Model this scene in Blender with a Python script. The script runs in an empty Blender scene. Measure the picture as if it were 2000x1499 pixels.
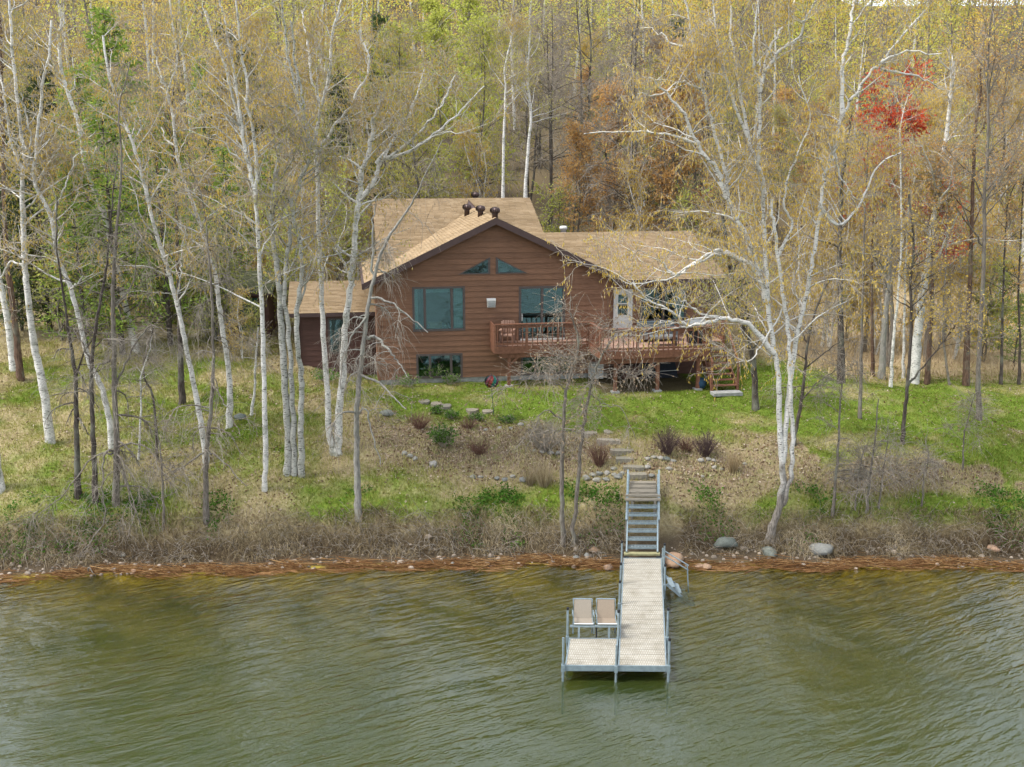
import bpy, math, random
import numpy as np
from mathutils import Vector, Matrix

# ------------------------------------------------------------------ camera, sky, sun, exposure
SC = bpy.context.scene
COL = SC.collection
F_PX, PITCH, CAM_Z = 2000.0, math.radians(12.7), 13.65
cam = bpy.data.cameras.new('camera'); cam.sensor_width = 36.0; cam.lens = 36.0 * F_PX / 2000.0
cam.clip_end = 2000.0
cam_o = bpy.data.objects.new('camera', cam); COL.objects.link(cam_o)
cam_o.location = (0, 0, CAM_Z); cam_o.rotation_euler = (math.pi / 2 - PITCH, 0, 0)
SC.camera = cam_o

SUN_EL, SUN_AZ = math.radians(56), math.radians(255)      # azimuth clockwise from +Y (seen from above)
W = bpy.data.worlds.new('World'); SC.world = W; W.use_nodes = True
_nt = W.node_tree; _bg = _nt.nodes['Background']
_sky = _nt.nodes.new('ShaderNodeTexSky'); _sky.sky_type = 'NISHITA'; _sky.sun_disc = False
_sky.sun_elevation = SUN_EL; _sky.sun_rotation = SUN_AZ
_sky.air_density = 1.0; _sky.dust_density = 1.6; _sky.ozone_density = 1.0
_hs = _nt.nodes.new('ShaderNodeHueSaturation'); _hs.inputs['Saturation'].default_value = 0.5
_nt.links.new(_sky.outputs[0], _hs.inputs['Color']); 
_cl = _nt.nodes.new('ShaderNodeMix'); _cl.data_type = 'RGBA'; _cl.inputs[0].default_value = 0.42      # thin even cloud over the clear sky
_cl.inputs[7].default_value = (3.9, 4.15, 4.45, 1); _nt.links.new(_hs.outputs[0], _cl.inputs[6]); _nt.links.new(_cl.outputs[2], _bg.inputs[0])
_bg.inputs[1].default_value = 0.15
sun = bpy.data.lights.new('sun', 'SUN'); sun.energy = 1.5; sun.angle = math.radians(12); sun.color = (1.0, 0.97, 0.92)
sun_o = bpy.data.objects.new('sun', sun); COL.objects.link(sun_o)
sd = Vector((math.sin(SUN_AZ) * math.cos(SUN_EL), math.cos(SUN_AZ) * math.cos(SUN_EL), math.sin(SUN_EL)))
sun_o.rotation_euler = sd.to_track_quat('Z', 'Y').to_euler()
SC.view_settings.view_transform = 'Standard'; SC.view_settings.look = 'None'
SC.view_settings.gamma = 1.0; SC.view_settings.exposure = 1.45
SC.render.engine = 'CYCLES'
cy = SC.cycles
cy.max_bounces = 4; cy.diffuse_bounces = 2; cy.use_adaptive_sampling = True; cy.adaptive_threshold = 0.025; cy.glossy_bounces = 2; cy.transmission_bounces = 3
cy.transparent_max_bounces = 8; cy.use_denoising = True; cy.caustics_reflective = False; cy.caustics_refractive = False

# ------------------------------------------------------------------ pixel <-> place
_c, _s = math.cos(PITCH), math.sin(PITCH)
def ray(px, py):
    a = (px - 1000) / F_PX; b = -(py - 749.5) / F_PX
    return np.array([a, _c + b * _s, -_s + b * _c])
def atz(px, py, z):
    r = ray(px, py); return r * ((z - CAM_Z) / r[2]) + np.array([0, 0, CAM_Z])
def aty(px, py, Y):
    r = ray(px, py); return r * (Y / r[1]) + np.array([0, 0, CAM_Z])
def ppm(p):                                              # photo pixels per metre at a point
    return F_PX / (p[1] * _c - (p[2] - CAM_Z) * _s)

# ------------------------------------------------------------------ terrain height
def sstep(a, b, x):
    t = np.clip((np.asarray(x, float) - a) / (b - a), 0, 1); return t * t * (3 - 2 * t)
def shore_y(x):
    x = np.asarray(x, float)
    return 32.45 - 0.9 * sstep(2, 16, -x) + 0.12 * np.sin(x * 0.9 + 1) + 0.07 * np.sin(x * 2.3) - 0.15 * sstep(6, 16, x)
_PD = np.array([-120, -40, -14, -7, -3, -1, 0, .6, 1.1, 1.5, 2.2, 3.4, 6.2, 10.5, 13, 18, 25, 40, 60, 100, 170, 300, 600.])
_PZ = np.array([-9, -6, -1.7, -.85, -.4, -.15, 0, .10, .28, .65, 1.45, 1.95, 2.75, 3.3, 3.45, 3.75, 4.3, 5.4, 8.5, 19, 37, 69, 110.])
_PZR = np.array([-9, -6, -1.7, -.85, -.4, -.15, 0, .10, .28, .65, 1.45, 1.95, 2.75, 3.25, 3.25, 3.1, 3.0, 3.3, 4.8, 14, 31, 58, 84.])
def gh(x, y):
    x = np.asarray(x, float); y = np.asarray(y, float)
    d = y - shore_y(x)
    z = np.interp(d, _PD, _PZ); zr = np.interp(d, _PD, _PZR)
    k = sstep(11, 19, x - 0.06 * np.maximum(d - 20, 0) - .24 * np.maximum(d - 60, 0))
    z = z * (1 - k) + zr * k
    z = z + 0.75 * sstep(7, 12, -x) * sstep(6, 20, d)
    land = sstep(1.2, 3.5, d)
    z = z + land * (0.07 * np.sin(x * 1.3 + y * .7) + 0.05 * np.sin(x * 2.9 - y * 2.1 + 2) + 0.03 * np.sin(x * 5.1 + y * 4.3))
    # flat pad round the house
    hu = (x + 6.0) * 0.98769 + (y - 45.0) * 0.15643; hv = -(x + 6.0) * 0.15643 + (y - 45.0) * 0.98769
    pad = sstep(-2.0, 0.0, hu) * (1 - sstep(16.5, 19, hu)) * sstep(-4.8, -2.5, hv) * (1 - sstep(11, 15, hv))
    return z * (1 - pad) + 3.42 * pad
def ground_px(px, py):
    r = ray(px, py); t = np.linspace(20, 260, 4800)
    P = r[None] * t[:, None] + np.array([0, 0, CAM_Z])
    i = int(np.argmax(P[:, 2] < gh(P[:, 0], P[:, 1])))
    p = P[i].copy(); p[2] = gh(p[0], p[1]); return p

# ------------------------------------------------------------------ mesh helpers
def link(o, parent=None):
    COL.objects.link(o)
    if parent is not None: o.parent = parent
    return o
def tag(o, label=None, cat=None, group=None, kind=None):
    if label: o['label'] = label
    if cat: o['category'] = cat
    if group: o['group'] = group
    if kind: o['kind'] = kind
    return o
def empty(name, loc, label=None, cat=None, group=None, rz=0.0):
    o = bpy.data.objects.new(name, None); COL.objects.link(o); o.location = tuple(loc); o.rotation_euler = (0, 0, rz)
    o.empty_display_size = 0.2
    return tag(o, label, cat, group)
def mesh_np(name, V, faces, mat=None, tint=None, midx=None, smooth=False, extra=None):
    """V (n,3); faces: list of (m,k) int arrays"""
    me = bpy.data.meshes.new(name)
    V = np.ascontiguousarray(V, np.float32)
    faces = [np.asarray(f, np.int32) for f in faces if len(f)]
    me.vertices.add(len(V)); me.vertices.foreach_set('co', V.ravel())
    nl = sum(f.size for f in faces); npoly = sum(len(f) for f in faces)
    me.loops.add(nl); me.polygons.add(npoly)
    me.loops.foreach_set('vertex_index', np.concatenate([f.ravel() for f in faces]))
    tot = np.concatenate([np.full(len(f), f.shape[1], np.int32) for f in faces])
    me.polygons.foreach_set('loop_start', np.concatenate([[0], np.cumsum(tot)[:-1]]).astype(np.int32))
    if midx is not None: me.polygons.foreach_set('material_index', np.asarray(midx, np.int32))
    if smooth: me.polygons.foreach_set('use_smooth', np.ones(npoly, bool))
    if tint is not None:
        a = me.attributes.new('tint', 'FLOAT', 'POINT'); a.data.foreach_set('value', np.asarray(tint, np.float32))
    for k, v in (extra or {}).items():
        a = me.attributes.new(k, 'FLOAT', 'POINT'); a.data.foreach_set('value', np.asarray(v, np.float32))
    if mat is not None:
        for m in (mat if isinstance(mat, (list, tuple)) else [mat]): me.materials.append(m)
    me.update(calc_edges=True); me.validate()
    return me
class MB:
    def __init__(s): s.v = []; s.f = []
    def box(s, a, b):
        (x0, y0, z0), (x1, y1, z1) = a, b
        n = len(s.v)
        s.v += [(x0, y0, z0), (x1, y0, z0), (x1, y1, z0), (x0, y1, z0), (x0, y0, z1), (x1, y0, z1), (x1, y1, z1), (x0, y1, z1)]
        s.f += [tuple(n + i for i in q) for q in ((0, 3, 2, 1), (4, 5, 6, 7), (0, 1, 5, 4), (1, 2, 6, 5), (2, 3, 7, 6), (3, 0, 4, 7))]
        return s
    def hexa(s, P):                                       # 8 points: bottom 4 (ccw from above), top 4
        n = len(s.v); s.v += [tuple(p) for p in P]
        s.f += [tuple(n + i for i in q) for q in ((0, 3, 2, 1), (4, 5, 6, 7), (0, 1, 5, 4), (1, 2, 6, 5), (2, 3, 7, 6), (3, 0, 4, 7))]
        return s
    def prism(s, poly, d):                                # polygon extruded by vector d
        n = len(s.v); k = len(poly); d = np.asarray(d, float)
        s.v += [tuple(p) for p in poly] + [tuple(np.asarray(p) + d) for p in poly]
        s.f += [tuple(n + i for i in range(k))[::-1], tuple(n + k + i for i in range(k))]
        s.f += [(n + i, n + (i + 1) % k, n + k + (i + 1) % k, n + k + i) for i in range(k)]
        return s
    def bar(s, a, b, w, h, up=(0, 0, 1)):                 # square bar from a to b
        a = Vector(a); b = Vector(b); d = (b - a).normalized(); up = Vector(up)
        if abs(d.dot(up)) > .98: up = Vector((0, 1, 0))
        x = d.cross(up).normalized() * w / 2; z = x.cross(d).normalized() * h / 2
        return s.hexa([a - x - z, a + x - z, b + x - z, b - x - z, a - x + z, a + x + z, b + x + z, b - x + z])
    def tube(s, pts, r, n=8, cap=True):
        pts = [Vector(p) for p in pts]; rr = r if isinstance(r, (list, tuple)) else [r] * len(pts)
        base = len(s.v)
        for i, p in enumerate(pts):
            d = (pts[min(i + 1, len(pts) - 1)] - pts[max(i - 1, 0)]).normalized()
            ref = Vector((0, 0, 1)) if abs(d.z) < .9 else Vector((0, 1, 0))
            x = d.cross(ref).normalized(); y = d.cross(x)
            for k in range(n):
                a = 2 * math.pi * k / n; s.v.append(tuple(p + (x * math.cos(a) + y * math.sin(a)) * rr[i]))
        for i in range(len(pts) - 1):
            for k in range(n):
                s.f.append((base + i * n + k, base + i * n + (k + 1) % n, base + (i + 1) * n + (k + 1) % n, base + (i + 1) * n + k))
        if cap:
            s.f.append(tuple(base + k for k in range(n))[::-1]); s.f.append(tuple(base + (len(pts) - 1) * n + k for k in range(n)))
        return s
    def lathe(s, prof, n=16, c=(0, 0, 0)):
        base = len(s.v)
        for (r, z) in prof:
            for k in range(n):
                a = 2 * math.pi * k / n; s.v.append((c[0] + r * math.cos(a), c[1] + r * math.sin(a), c[2] + z))
        for i in range(len(prof) - 1):
            for k in range(n):
                s.f.append((base + i * n + k, base + i * n + (k + 1) % n, base + (i + 1) * n + (k + 1) % n, base + (i + 1) * n + k))
        s.f.append(tuple(base + k for k in range(n))[::-1]); s.f.append(tuple(base + (len(prof) - 1) * n + k for k in range(n)))
        return s
    def mesh(s, name, mat, smooth=False, bevel=0):
        me = bpy.data.meshes.new(name); me.from_pydata([tuple(map(float, v)) for v in s.v], [], s.f)
        me.materials.append(mat)
        if smooth: me.polygons.foreach_set('use_smooth', [True] * len(me.polygons))
        me.update(); return me
    def build(s, name, mat, parent=None, smooth=False, loc=None):
        o = bpy.data.objects.new(name, s.mesh(name, mat, smooth)); link(o, parent)
        if loc is not None: o.location = tuple(loc)
        return o

# ------------------------------------------------------------------ materials
def new_mat(name):
    m = bpy.data.materials.new(name); m.use_nodes = True; nt = m.node_tree; nt.nodes.clear()
    out = nt.nodes.new('ShaderNodeOutputMaterial'); return m, nt, out
def N(nt, t, **kw):
    n = nt.nodes.new(t)
    for k, v in kw.items():
        if k.startswith('i_'): n.inputs[k[2:].replace('_', ' ')].default_value = v
        else: setattr(n, k, v)
    return n
def L(nt, a, b): nt.links.new(a, b)
def mixc(nt, fac, a, b, blend='MIX'):
    n = nt.nodes.new('ShaderNodeMix'); n.data_type = 'RGBA'; n.blend_type = blend
    for sock, v in ((n.inputs[0], fac), (n.inputs[6], a), (n.inputs[7], b)):
        if hasattr(v, 'links'): L(nt, v, sock)
        elif isinstance(v, (int, float)): sock.default_value = v
        else: sock.default_value = (*v, 1)
    return n.outputs[2]
def ramp(nt, fac, stops):
    n = nt.nodes.new('ShaderNodeValToRGB'); cr = n.color_ramp
    while len(cr.elements) < len(stops): cr.elements.new(0.5)
    for e, (p, c) in zip(cr.elements, stops):
        e.position = p; e.color = (*c, 1) if not isinstance(c, (int, float)) else (c, c, c, 1)
    L(nt, fac, n.inputs[0]); return n.outputs[0]
def noise(nt, scale, detail=4, rough=.55, vec=None, dist=0.0):
    n = N(nt, 'ShaderNodeTexNoise'); n.inputs['Scale'].default_value = scale; n.inputs['Detail'].default_value = detail
    n.inputs['Roughness'].default_value = rough; n.inputs['Distortion'].default_value = dist
    if vec is not None: L(nt, vec, n.inputs['Vector'])
    return n.outputs[0]
def coords(nt, kind='Object', scale=(1, 1, 1), rot=(0, 0, 0)):
    t = N(nt, 'ShaderNodeTexCoord'); m = N(nt, 'ShaderNodeMapping'); m.inputs['Scale'].default_value = scale; m.inputs['Rotation'].default_value = rot
    L(nt, t.outputs[kind], m.inputs[0]); return m.outputs[0]
def wcoords(nt, scale=(1, 1, 1), rot=(0, 0, 0)):
    t = N(nt, 'ShaderNodeNewGeometry'); src = t.outputs['Position']
    if any(rot):
        r = N(nt, 'ShaderNodeMapping'); r.inputs['Rotation'].default_value = rot; L(nt, src, r.inputs[0]); src = r.outputs[0]
    m = N(nt, 'ShaderNodeMapping'); m.inputs['Scale'].default_value = scale; L(nt, src, m.inputs[0]); return m.outputs[0]
def bsdf(nt, out, col, rough=.7, metal=0.0, spec=.3, bump=None, bstr=.3, bdist=.02):
    b = N(nt, 'ShaderNodeBsdfPrincipled')
    if hasattr(col, 'links'): L(nt, col, b.inputs['Base Color'])
    else: b.inputs['Base Color'].default_value = (*col, 1)
    if hasattr(rough, 'links'): L(nt, rough, b.inputs['Roughness'])
    else: b.inputs['Roughness'].default_value = rough
    b.inputs['Metallic'].default_value = metal; b.inputs['Specular IOR Level'].default_value = spec
    if bump is not None:
        bn = N(nt, 'ShaderNodeBump'); bn.inputs['Strength'].default_value = bstr; bn.inputs['Distance'].default_value = bdist
        L(nt, bump, bn.inputs['Height']); L(nt, bn.outputs[0], b.inputs['Normal'])
    L(nt, b.outputs[0], out.inputs[0]); return b
def plain(name, col, rough=.6, metal=0., var=.25, scale=6, stretch=(1, 1, 1), spec=.3, bstr=.15, island=0.0):
    """one colour with fine noise wear"""
    m, nt, out = new_mat(name)
    v = wcoords(nt, stretch); n1 = noise(nt, scale, 5, .6, v)
    d = tuple(c * (1 - var) for c in col); l = tuple(min(1, c * (1 + var)) for c in col)
    c = ramp(nt, n1, [(.3, d), (.7, l)])
    if island:
        g = N(nt, 'ShaderNodeNewGeometry'); oi = N(nt, 'ShaderNodeObjectInfo')
        ad = N(nt, 'ShaderNodeMath', operation='ADD'); L(nt, g.outputs['Random Per Island'], ad.inputs[0]); L(nt, oi.outputs['Random'], ad.inputs[1])
        fr = N(nt, 'ShaderNodeMath', operation='FRACT'); L(nt, ad.outputs[0], fr.inputs[0])
        k = ramp(nt, fr.outputs[0], [(0, 1 - island), (1, 1 + island)])
        c = mixc(nt, 1.0, c, k, 'MULTIPLY')
    bsdf(nt, out, c, rough, metal, spec, n1, bstr, .01); return m
def leafmat(name, c0, c1, c2, transl=.35):
    m, nt, out = new_mat(name)
    a = N(nt, 'ShaderNodeAttribute', attribute_name='tint'); oi = N(nt, 'ShaderNodeObjectInfo')
    c = ramp(nt, a.outputs['Fac'], [(0, c0), (.5, c1), (1, c2)])
    k = ramp(nt, oi.outputs['Random'], [(0, .8), (1, 1.2)])
    c = mixc(nt, 1.0, c, k, 'MULTIPLY')
    d = N(nt, 'ShaderNodeBsdfDiffuse'); t = N(nt, 'ShaderNodeBsdfTranslucent'); x = N(nt, 'ShaderNodeMixShader'); x.inputs[0].default_value = transl
    L(nt, c, d.inputs[0]); L(nt, c, t.inputs[0]); L(nt, d.outputs[0], x.inputs[1]); L(nt, t.outputs[0], x.inputs[2]); L(nt, x.outputs[0], out.inputs[0])
    return m
def birch_mat(name, base=(.66, .635, .58), dark=(.06, .052, .045), amount=.5):
    m, nt, out = new_mat(name)
    v = wcoords(nt, (7, 7, 30)); n1 = noise(nt, 1.0, 3, .6, v)
    v2 = wcoords(nt, (2.2, 2.2, 3.0)); n2 = noise(nt, 1.0, 5, .65, v2)
    v3 = wcoords(nt, (9, 9, 9)); n3 = noise(nt, 1.0, 4, .6, v3)
    lent = ramp(nt, n1, [(amount + .07, 0.0), (amount + .15, 1.0)])
    lich = ramp(nt, n2, [(.50, 0.0), (.66, .8)])
    b = ramp(nt, n3, [(.3, tuple(c * .82 for c in base)), (.7, tuple(min(1, c * 1.12) for c in base))])
    b = mixc(nt, lich, b, (.22, .23, .17))
    c = mixc(nt, lent, b, dark)
    bsdf(nt, out, c, .75, 0, .2, n1, .4, .01); return m
def clump_mat():
    m, nt, out = new_mat('birch_bark_rough_foot')
    n1 = noise(nt, 1.0, 3, .6, wcoords(nt, (7, 7, 30))); n2 = noise(nt, 1.0, 5, .65, wcoords(nt, (2.2, 2.2, 2.0))); n3 = noise(nt, 1.0, 5, .65, wcoords(nt, (24, 24, 5)))
    white = ramp(nt, n2, [(.35, (.58, .55, .49)), (.55, (.69, .66, .60)), (.72, (.40, .40, .34))]); white = mixc(nt, ramp(nt, n1, [(.56, 0.), (.64, 1.)]), white, (.06, .052, .045))
    rough = ramp(nt, n3, [(.35, (.10, .085, .07)), (.65, (.30, .265, .225))])
    sp = N(nt, 'ShaderNodeSeparateXYZ'); g = N(nt, 'ShaderNodeNewGeometry'); L(nt, g.outputs['Position'], sp.inputs[0]); ma = N(nt, 'ShaderNodeMath', operation='MULTIPLY_ADD'); L(nt, n2, ma.inputs[0]); ma.inputs[1].default_value = 4.0; L(nt, sp.outputs[2], ma.inputs[2])
    mr = N(nt, 'ShaderNodeMapRange'); mr.inputs[1].default_value = 4.2; mr.inputs[2].default_value = 5.6; L(nt, ma.outputs[0], mr.inputs[0])
    bsdf(nt, out, mixc(nt, mr.outputs[0], rough, white), .8, 0, .2, n3, .5, .015); return m
def bark_mat(name, c0, c1, zs=4):
    m, nt, out = new_mat(name)
    n1 = noise(nt, 1.0, 5, .65, wcoords(nt, (22, 22, zs))); n2 = noise(nt, 1.0, 4, .6, wcoords(nt, (2, 2, 1.5)))
    c = ramp(nt, n1, [(.35, c0), (.68, c1)]); lich = ramp(nt, n2, [(.5, 0.), (.68, .55)])
    c = mixc(nt, lich, c, (.24, .25, .19))
    bsdf(nt, out, c, .85, 0, .15, n1, .6, .02); return m
M = {}
M['birch'] = birch_mat('birch_bark'); M['birch_grey'] = birch_mat('old_birch_bark', (.44, .43, .38), (.07, .062, .055), .48)
M['birch_clump'] = clump_mat(); M['bark'] = bark_mat('grey_bark', (.09, .075, .06), (.26, .225, .185)); M['bark_dark'] = bark_mat('dark_bark', (.035, .028, .024), (.14, .115, .095))
M['bark_red'] = bark_mat('reddish_pine_bark', (.05, .03, .022), (.2, .125, .085)); M['bark_pale'] = bark_mat('pale_lichen_bark', (.16, .15, .13), (.36, .34, .30))
M['twig'] = plain('birch_twig', (.37, .32, .25), .8, var=.3); M['twig_grey'] = plain('grey_twig', (.27, .235, .19), .8, var=.3)
M['gold'] = leafmat('golden_catkins', (.44, .295, .05), (.63, .45, .09), (.77, .60, .19), .5)
M['olive'] = leafmat('olive_catkins', (.29, .27, .045), (.47, .44, .085), (.62, .57, .18), .5)
M['orange'] = leafmat('orange_buds', (.46, .245, .08), (.62, .375, .13), (.70, .50, .22), .5)
M['red'] = leafmat('red_maple_flowers', (.48, .05, .025), (.68, .11, .05), (.72, .25, .10), .45)
M['lime'] = leafmat('young_yellow_green_leaves', (.34, .38, .06), (.55, .58, .11), (.70, .70, .22), .5)
M['budgrey'] = leafmat('grey_brown_buds', (.17, .12, .08), (.28, .20, .13), (.38, .30, .16), .2)
M['pine'] = leafmat('soft_pine_needles', (.12, .19, .035), (.21, .30, .055), (.33, .41, .09), .35)
M['spruce'] = leafmat('dark_spruce_needles', (.035, .055, .022), (.065, .095, .036), (.115, .15, .055), .25)
M['shrubgreen'] = leafmat('fresh_green_leaves', (.05, .12, .02), (.10, .22, .03), (.18, .30, .06))
M['grass'] = leafmat('grass_blades', (.125, .18, .022), (.30, .29, .075), (.46, .39, .21), .3)
M['drygrass'] = leafmat('dry_grass_blades', (.10, .07, .042), (.28, .22, .125), (.50, .42, .28), .25)
M['litter'] = leafmat('fallen_leaves', (.085, .045, .026), (.24, .16, .10), (.47, .39, .31), .1)
M['reed'] = leafmat('wet_orange_reeds', (.035, .02, .012), (.16, .078, .032), (.42, .27, .125), .1)
M['reedtan'] = leafmat('tan_reeds', (.26, .19, .10), (.40, .30, .17), (.54, .43, .27), .25)
M['brownshrub'] = plain('red_brown_stems', (.16, .085, .06), .8, var=.35)
M['darkshrub'] = plain('dark_purple_stems', (.10, .065, .06), .8, var=.35)
# ------------------------------------------------------------------ terrain and lake
def vnoise(x, y, s, seed=0, octv=3):
    x = np.asarray(x, float); y = np.asarray(y, float); out = np.zeros(np.broadcast(x, y).shape); amp = 1.; tot = 0.
    for o in range(octv):
        R = np.random.RandomState(seed + o * 17).rand(64, 64)
        u = x * s * 2 ** o + 100.3 * (o + 1); v = y * s * 2 ** o + 57.7 * (o + 1)
        i = np.floor(u).astype(int); j = np.floor(v).astype(int); fu = u - i; fv = v - j
        fu = fu * fu * (3 - 2 * fu); fv = fv * fv * (3 - 2 * fv)
        a = R[i % 64, j % 64]; b = R[(i + 1) % 64, j % 64]; c = R[i % 64, (j + 1) % 64]; d = R[(i + 1) % 64, (j + 1) % 64]
        out += amp * (a * (1 - fu) * (1 - fv) + b * fu * (1 - fv) + c * (1 - fu) * fv + d * fu * fv); tot += amp; amp *= .5
    return out / tot
def blob(x, y, cx, cy, rx, ry):
    return np.clip(1.6 - 1.6 * np.sqrt(((x - cx) / rx) ** 2 + ((y - cy) / ry) ** 2), 0, 1)
_bed1 = ground_px(930, 870); _bed2 = ground_px(1370, 915); _bed3 = ground_px(800, 850); _bed4 = ground_px(1080, 890)
def mulch_at(x, y):
    m = np.maximum.reduce([blob(x, y, _bed1[0], _bed1[1], 5.0, 3.2), blob(x, y, _bed2[0], _bed2[1], 4.2, 2.3), blob(x, y, _bed3[0], _bed3[1], 2.6, 2.6), blob(x, y, _bed4[0], _bed4[1], 3.2, 2.2)])
    d = y - shore_y(x)
    r = sstep(7.5, 10, x) * sstep(2.4, 3.4, d) * (1 - sstep(6.0, 7.6, d)) * .75 * (vnoise(x, y, .35, 5) > .45)
    return np.clip(np.maximum(m, r), 0, 1)
def green_at(x, y):
    d = y - shore_y(x)
    lawn = sstep(5.8, 7.2, d) * (1 - sstep(14, 20, d)) * sstep(-7.5, -4, x) * (1 - sstep(15, 30, x) * .35)
    left = sstep(3, -9, x - 0 * y) * sstep(2.8, 4.5, d) * (1 - sstep(24, 34, d)) * .27
    strip = sstep(1.4, 2.0, d) * (1 - sstep(14, 17, d)) * .5
    g = np.maximum.reduce([lawn * .84, left, strip])
    g = g - .75 * mulch_at(x, y)
    g = g + (vnoise(x, y, .5, 11) - .55) * 1.15 + (vnoise(x, y, 2.2, 31) - .5) * .5
    return np.clip(g, 0, 1)
def field_at(x, y):
    d = y - shore_y(x)
    return sstep(12.5, 15, x - .05 * d) * sstep(13, 16, d) * (1 - sstep(40, 52, d))
def axis(parts):
    return np.unique(np.concatenate([np.arange(a, b, s) for a, b, s in parts]).round(4))
xs = axis([(-420, -80, 20), (-80, -26, 3), (-26, 26, .24), (26, 80, 3), (80, 421, 20)])
ys = axis([(-140, 10, 10), (10, 30, .8), (30, 48, .18), (48, 70, .5), (70, 130, 3), (130, 600, 15)])
GX, GY = np.meshgrid(xs, ys); GZ = gh(GX, GY)
GZ = GZ + sstep(1, 3, GY - shore_y(GX)) * (vnoise(GX, GY, 1.6, 3) - .5) * .12
V = np.stack([GX, GY, GZ], -1).reshape(-1, 3)
ny, nx = GX.shape; idx = np.arange(ny * nx).reshape(ny, nx)
Fq = np.stack([idx[:-1, :-1], idx[:-1, 1:], idx[1:, 1:], idx[1:, :-1]], -1).reshape(-1, 4)
def ground_material():
    m, nt, out = new_mat('ground_cover')
    def att(n): return N(nt, 'ShaderNodeAttribute', attribute_name=n).outputs['Fac']
    P = wcoords(nt); nf = noise(nt, 9, 6, .7, P); nm = noise(nt, 1.3, 5, .6, P); nfine = noise(nt, 34, 4, .7, P)
    dry = ramp(nt, nf, [(.3, (.17, .125, .065)), (.52, (.29, .235, .125)), (.72, (.40, .34, .21))])
    grn = ramp(nt, nf, [(.3, (.07, .12, .014)), (.55, (.135, .19, .026)), (.75, (.24, .26, .06))])
    a = N(nt, 'ShaderNodeMath', operation='ADD'); L(nt, att('green'), a.inputs[0])
    s = N(nt, 'ShaderNodeMath', operation='MULTIPLY_ADD'); L(nt, nm, s.inputs[0]); s.inputs[1].default_value = .7; s.inputs[2].default_value = -.35
    L(nt, s.outputs[0], a.inputs[1])
    gf = ramp(nt, a.outputs[0], [(.28, 0.), (.72, 1.)])
    c = mixc(nt, gf, dry, grn)
    lit = ramp(nt, nfine, [(.3, (.06, .038, .024)), (.5, (.16, .112, .075)), (.7, (.32, .265, .21))]); lit = mixc(nt, ramp(nt, noise(nt, 2.2, 5, .7, P), [(.48, 0.), (.68, .75)]), lit, grn)
    c = mixc(nt, att('mulch'), c, lit)
    fld = ramp(nt, nf, [(.3, (.30, .22, .12)), (.7, (.48, .38, .23))])
    c = mixc(nt, att('field'), c, fld)
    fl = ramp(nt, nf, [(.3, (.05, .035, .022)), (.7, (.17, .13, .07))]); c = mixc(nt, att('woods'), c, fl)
    mud = ramp(nt, nfine, [(.3, (.03, .022, .015)), (.7, (.11, .08, .052))]); c = mixc(nt, att('mud'), c, mud)  # shore mud; the same dark colour also paints shade below the deck
    bed = ramp(nt, noise(nt, .55, 5, .65, P), [(.30, (.12, .105, .012)), (.5, (.36, .275, .028)), (.68, (.50, .39, .05))]); c = mixc(nt, att('bed'), c, bed)
    bsdf(nt, out, c, .95, 0, .1, nf, .6, .05); return m
def under_deck_shade(x, y):  # mask for the shade painted on the ground below the deck
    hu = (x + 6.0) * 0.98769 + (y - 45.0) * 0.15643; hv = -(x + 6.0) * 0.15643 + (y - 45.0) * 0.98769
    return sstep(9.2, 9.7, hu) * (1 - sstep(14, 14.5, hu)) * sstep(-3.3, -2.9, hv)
dd = (GY - shore_y(GX)).ravel(); gx = GX.ravel(); gy = GY.ravel()
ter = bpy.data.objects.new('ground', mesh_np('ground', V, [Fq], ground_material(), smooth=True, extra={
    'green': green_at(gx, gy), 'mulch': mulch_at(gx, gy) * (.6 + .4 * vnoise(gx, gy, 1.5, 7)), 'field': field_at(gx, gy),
    'woods': sstep(16, 30, dd) * (1 - field_at(gx, gy)) * (1 - .6 * sstep(-6, -12, gx) * (1 - sstep(20, 30, dd))), 'mud': np.maximum(sstep(1.9, 1.2, dd) * .95, under_deck_shade(gx, gy) * .9), 'bed': sstep(.25, -.1, dd)}))
link(ter); tag(ter, kind='structure')

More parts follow.
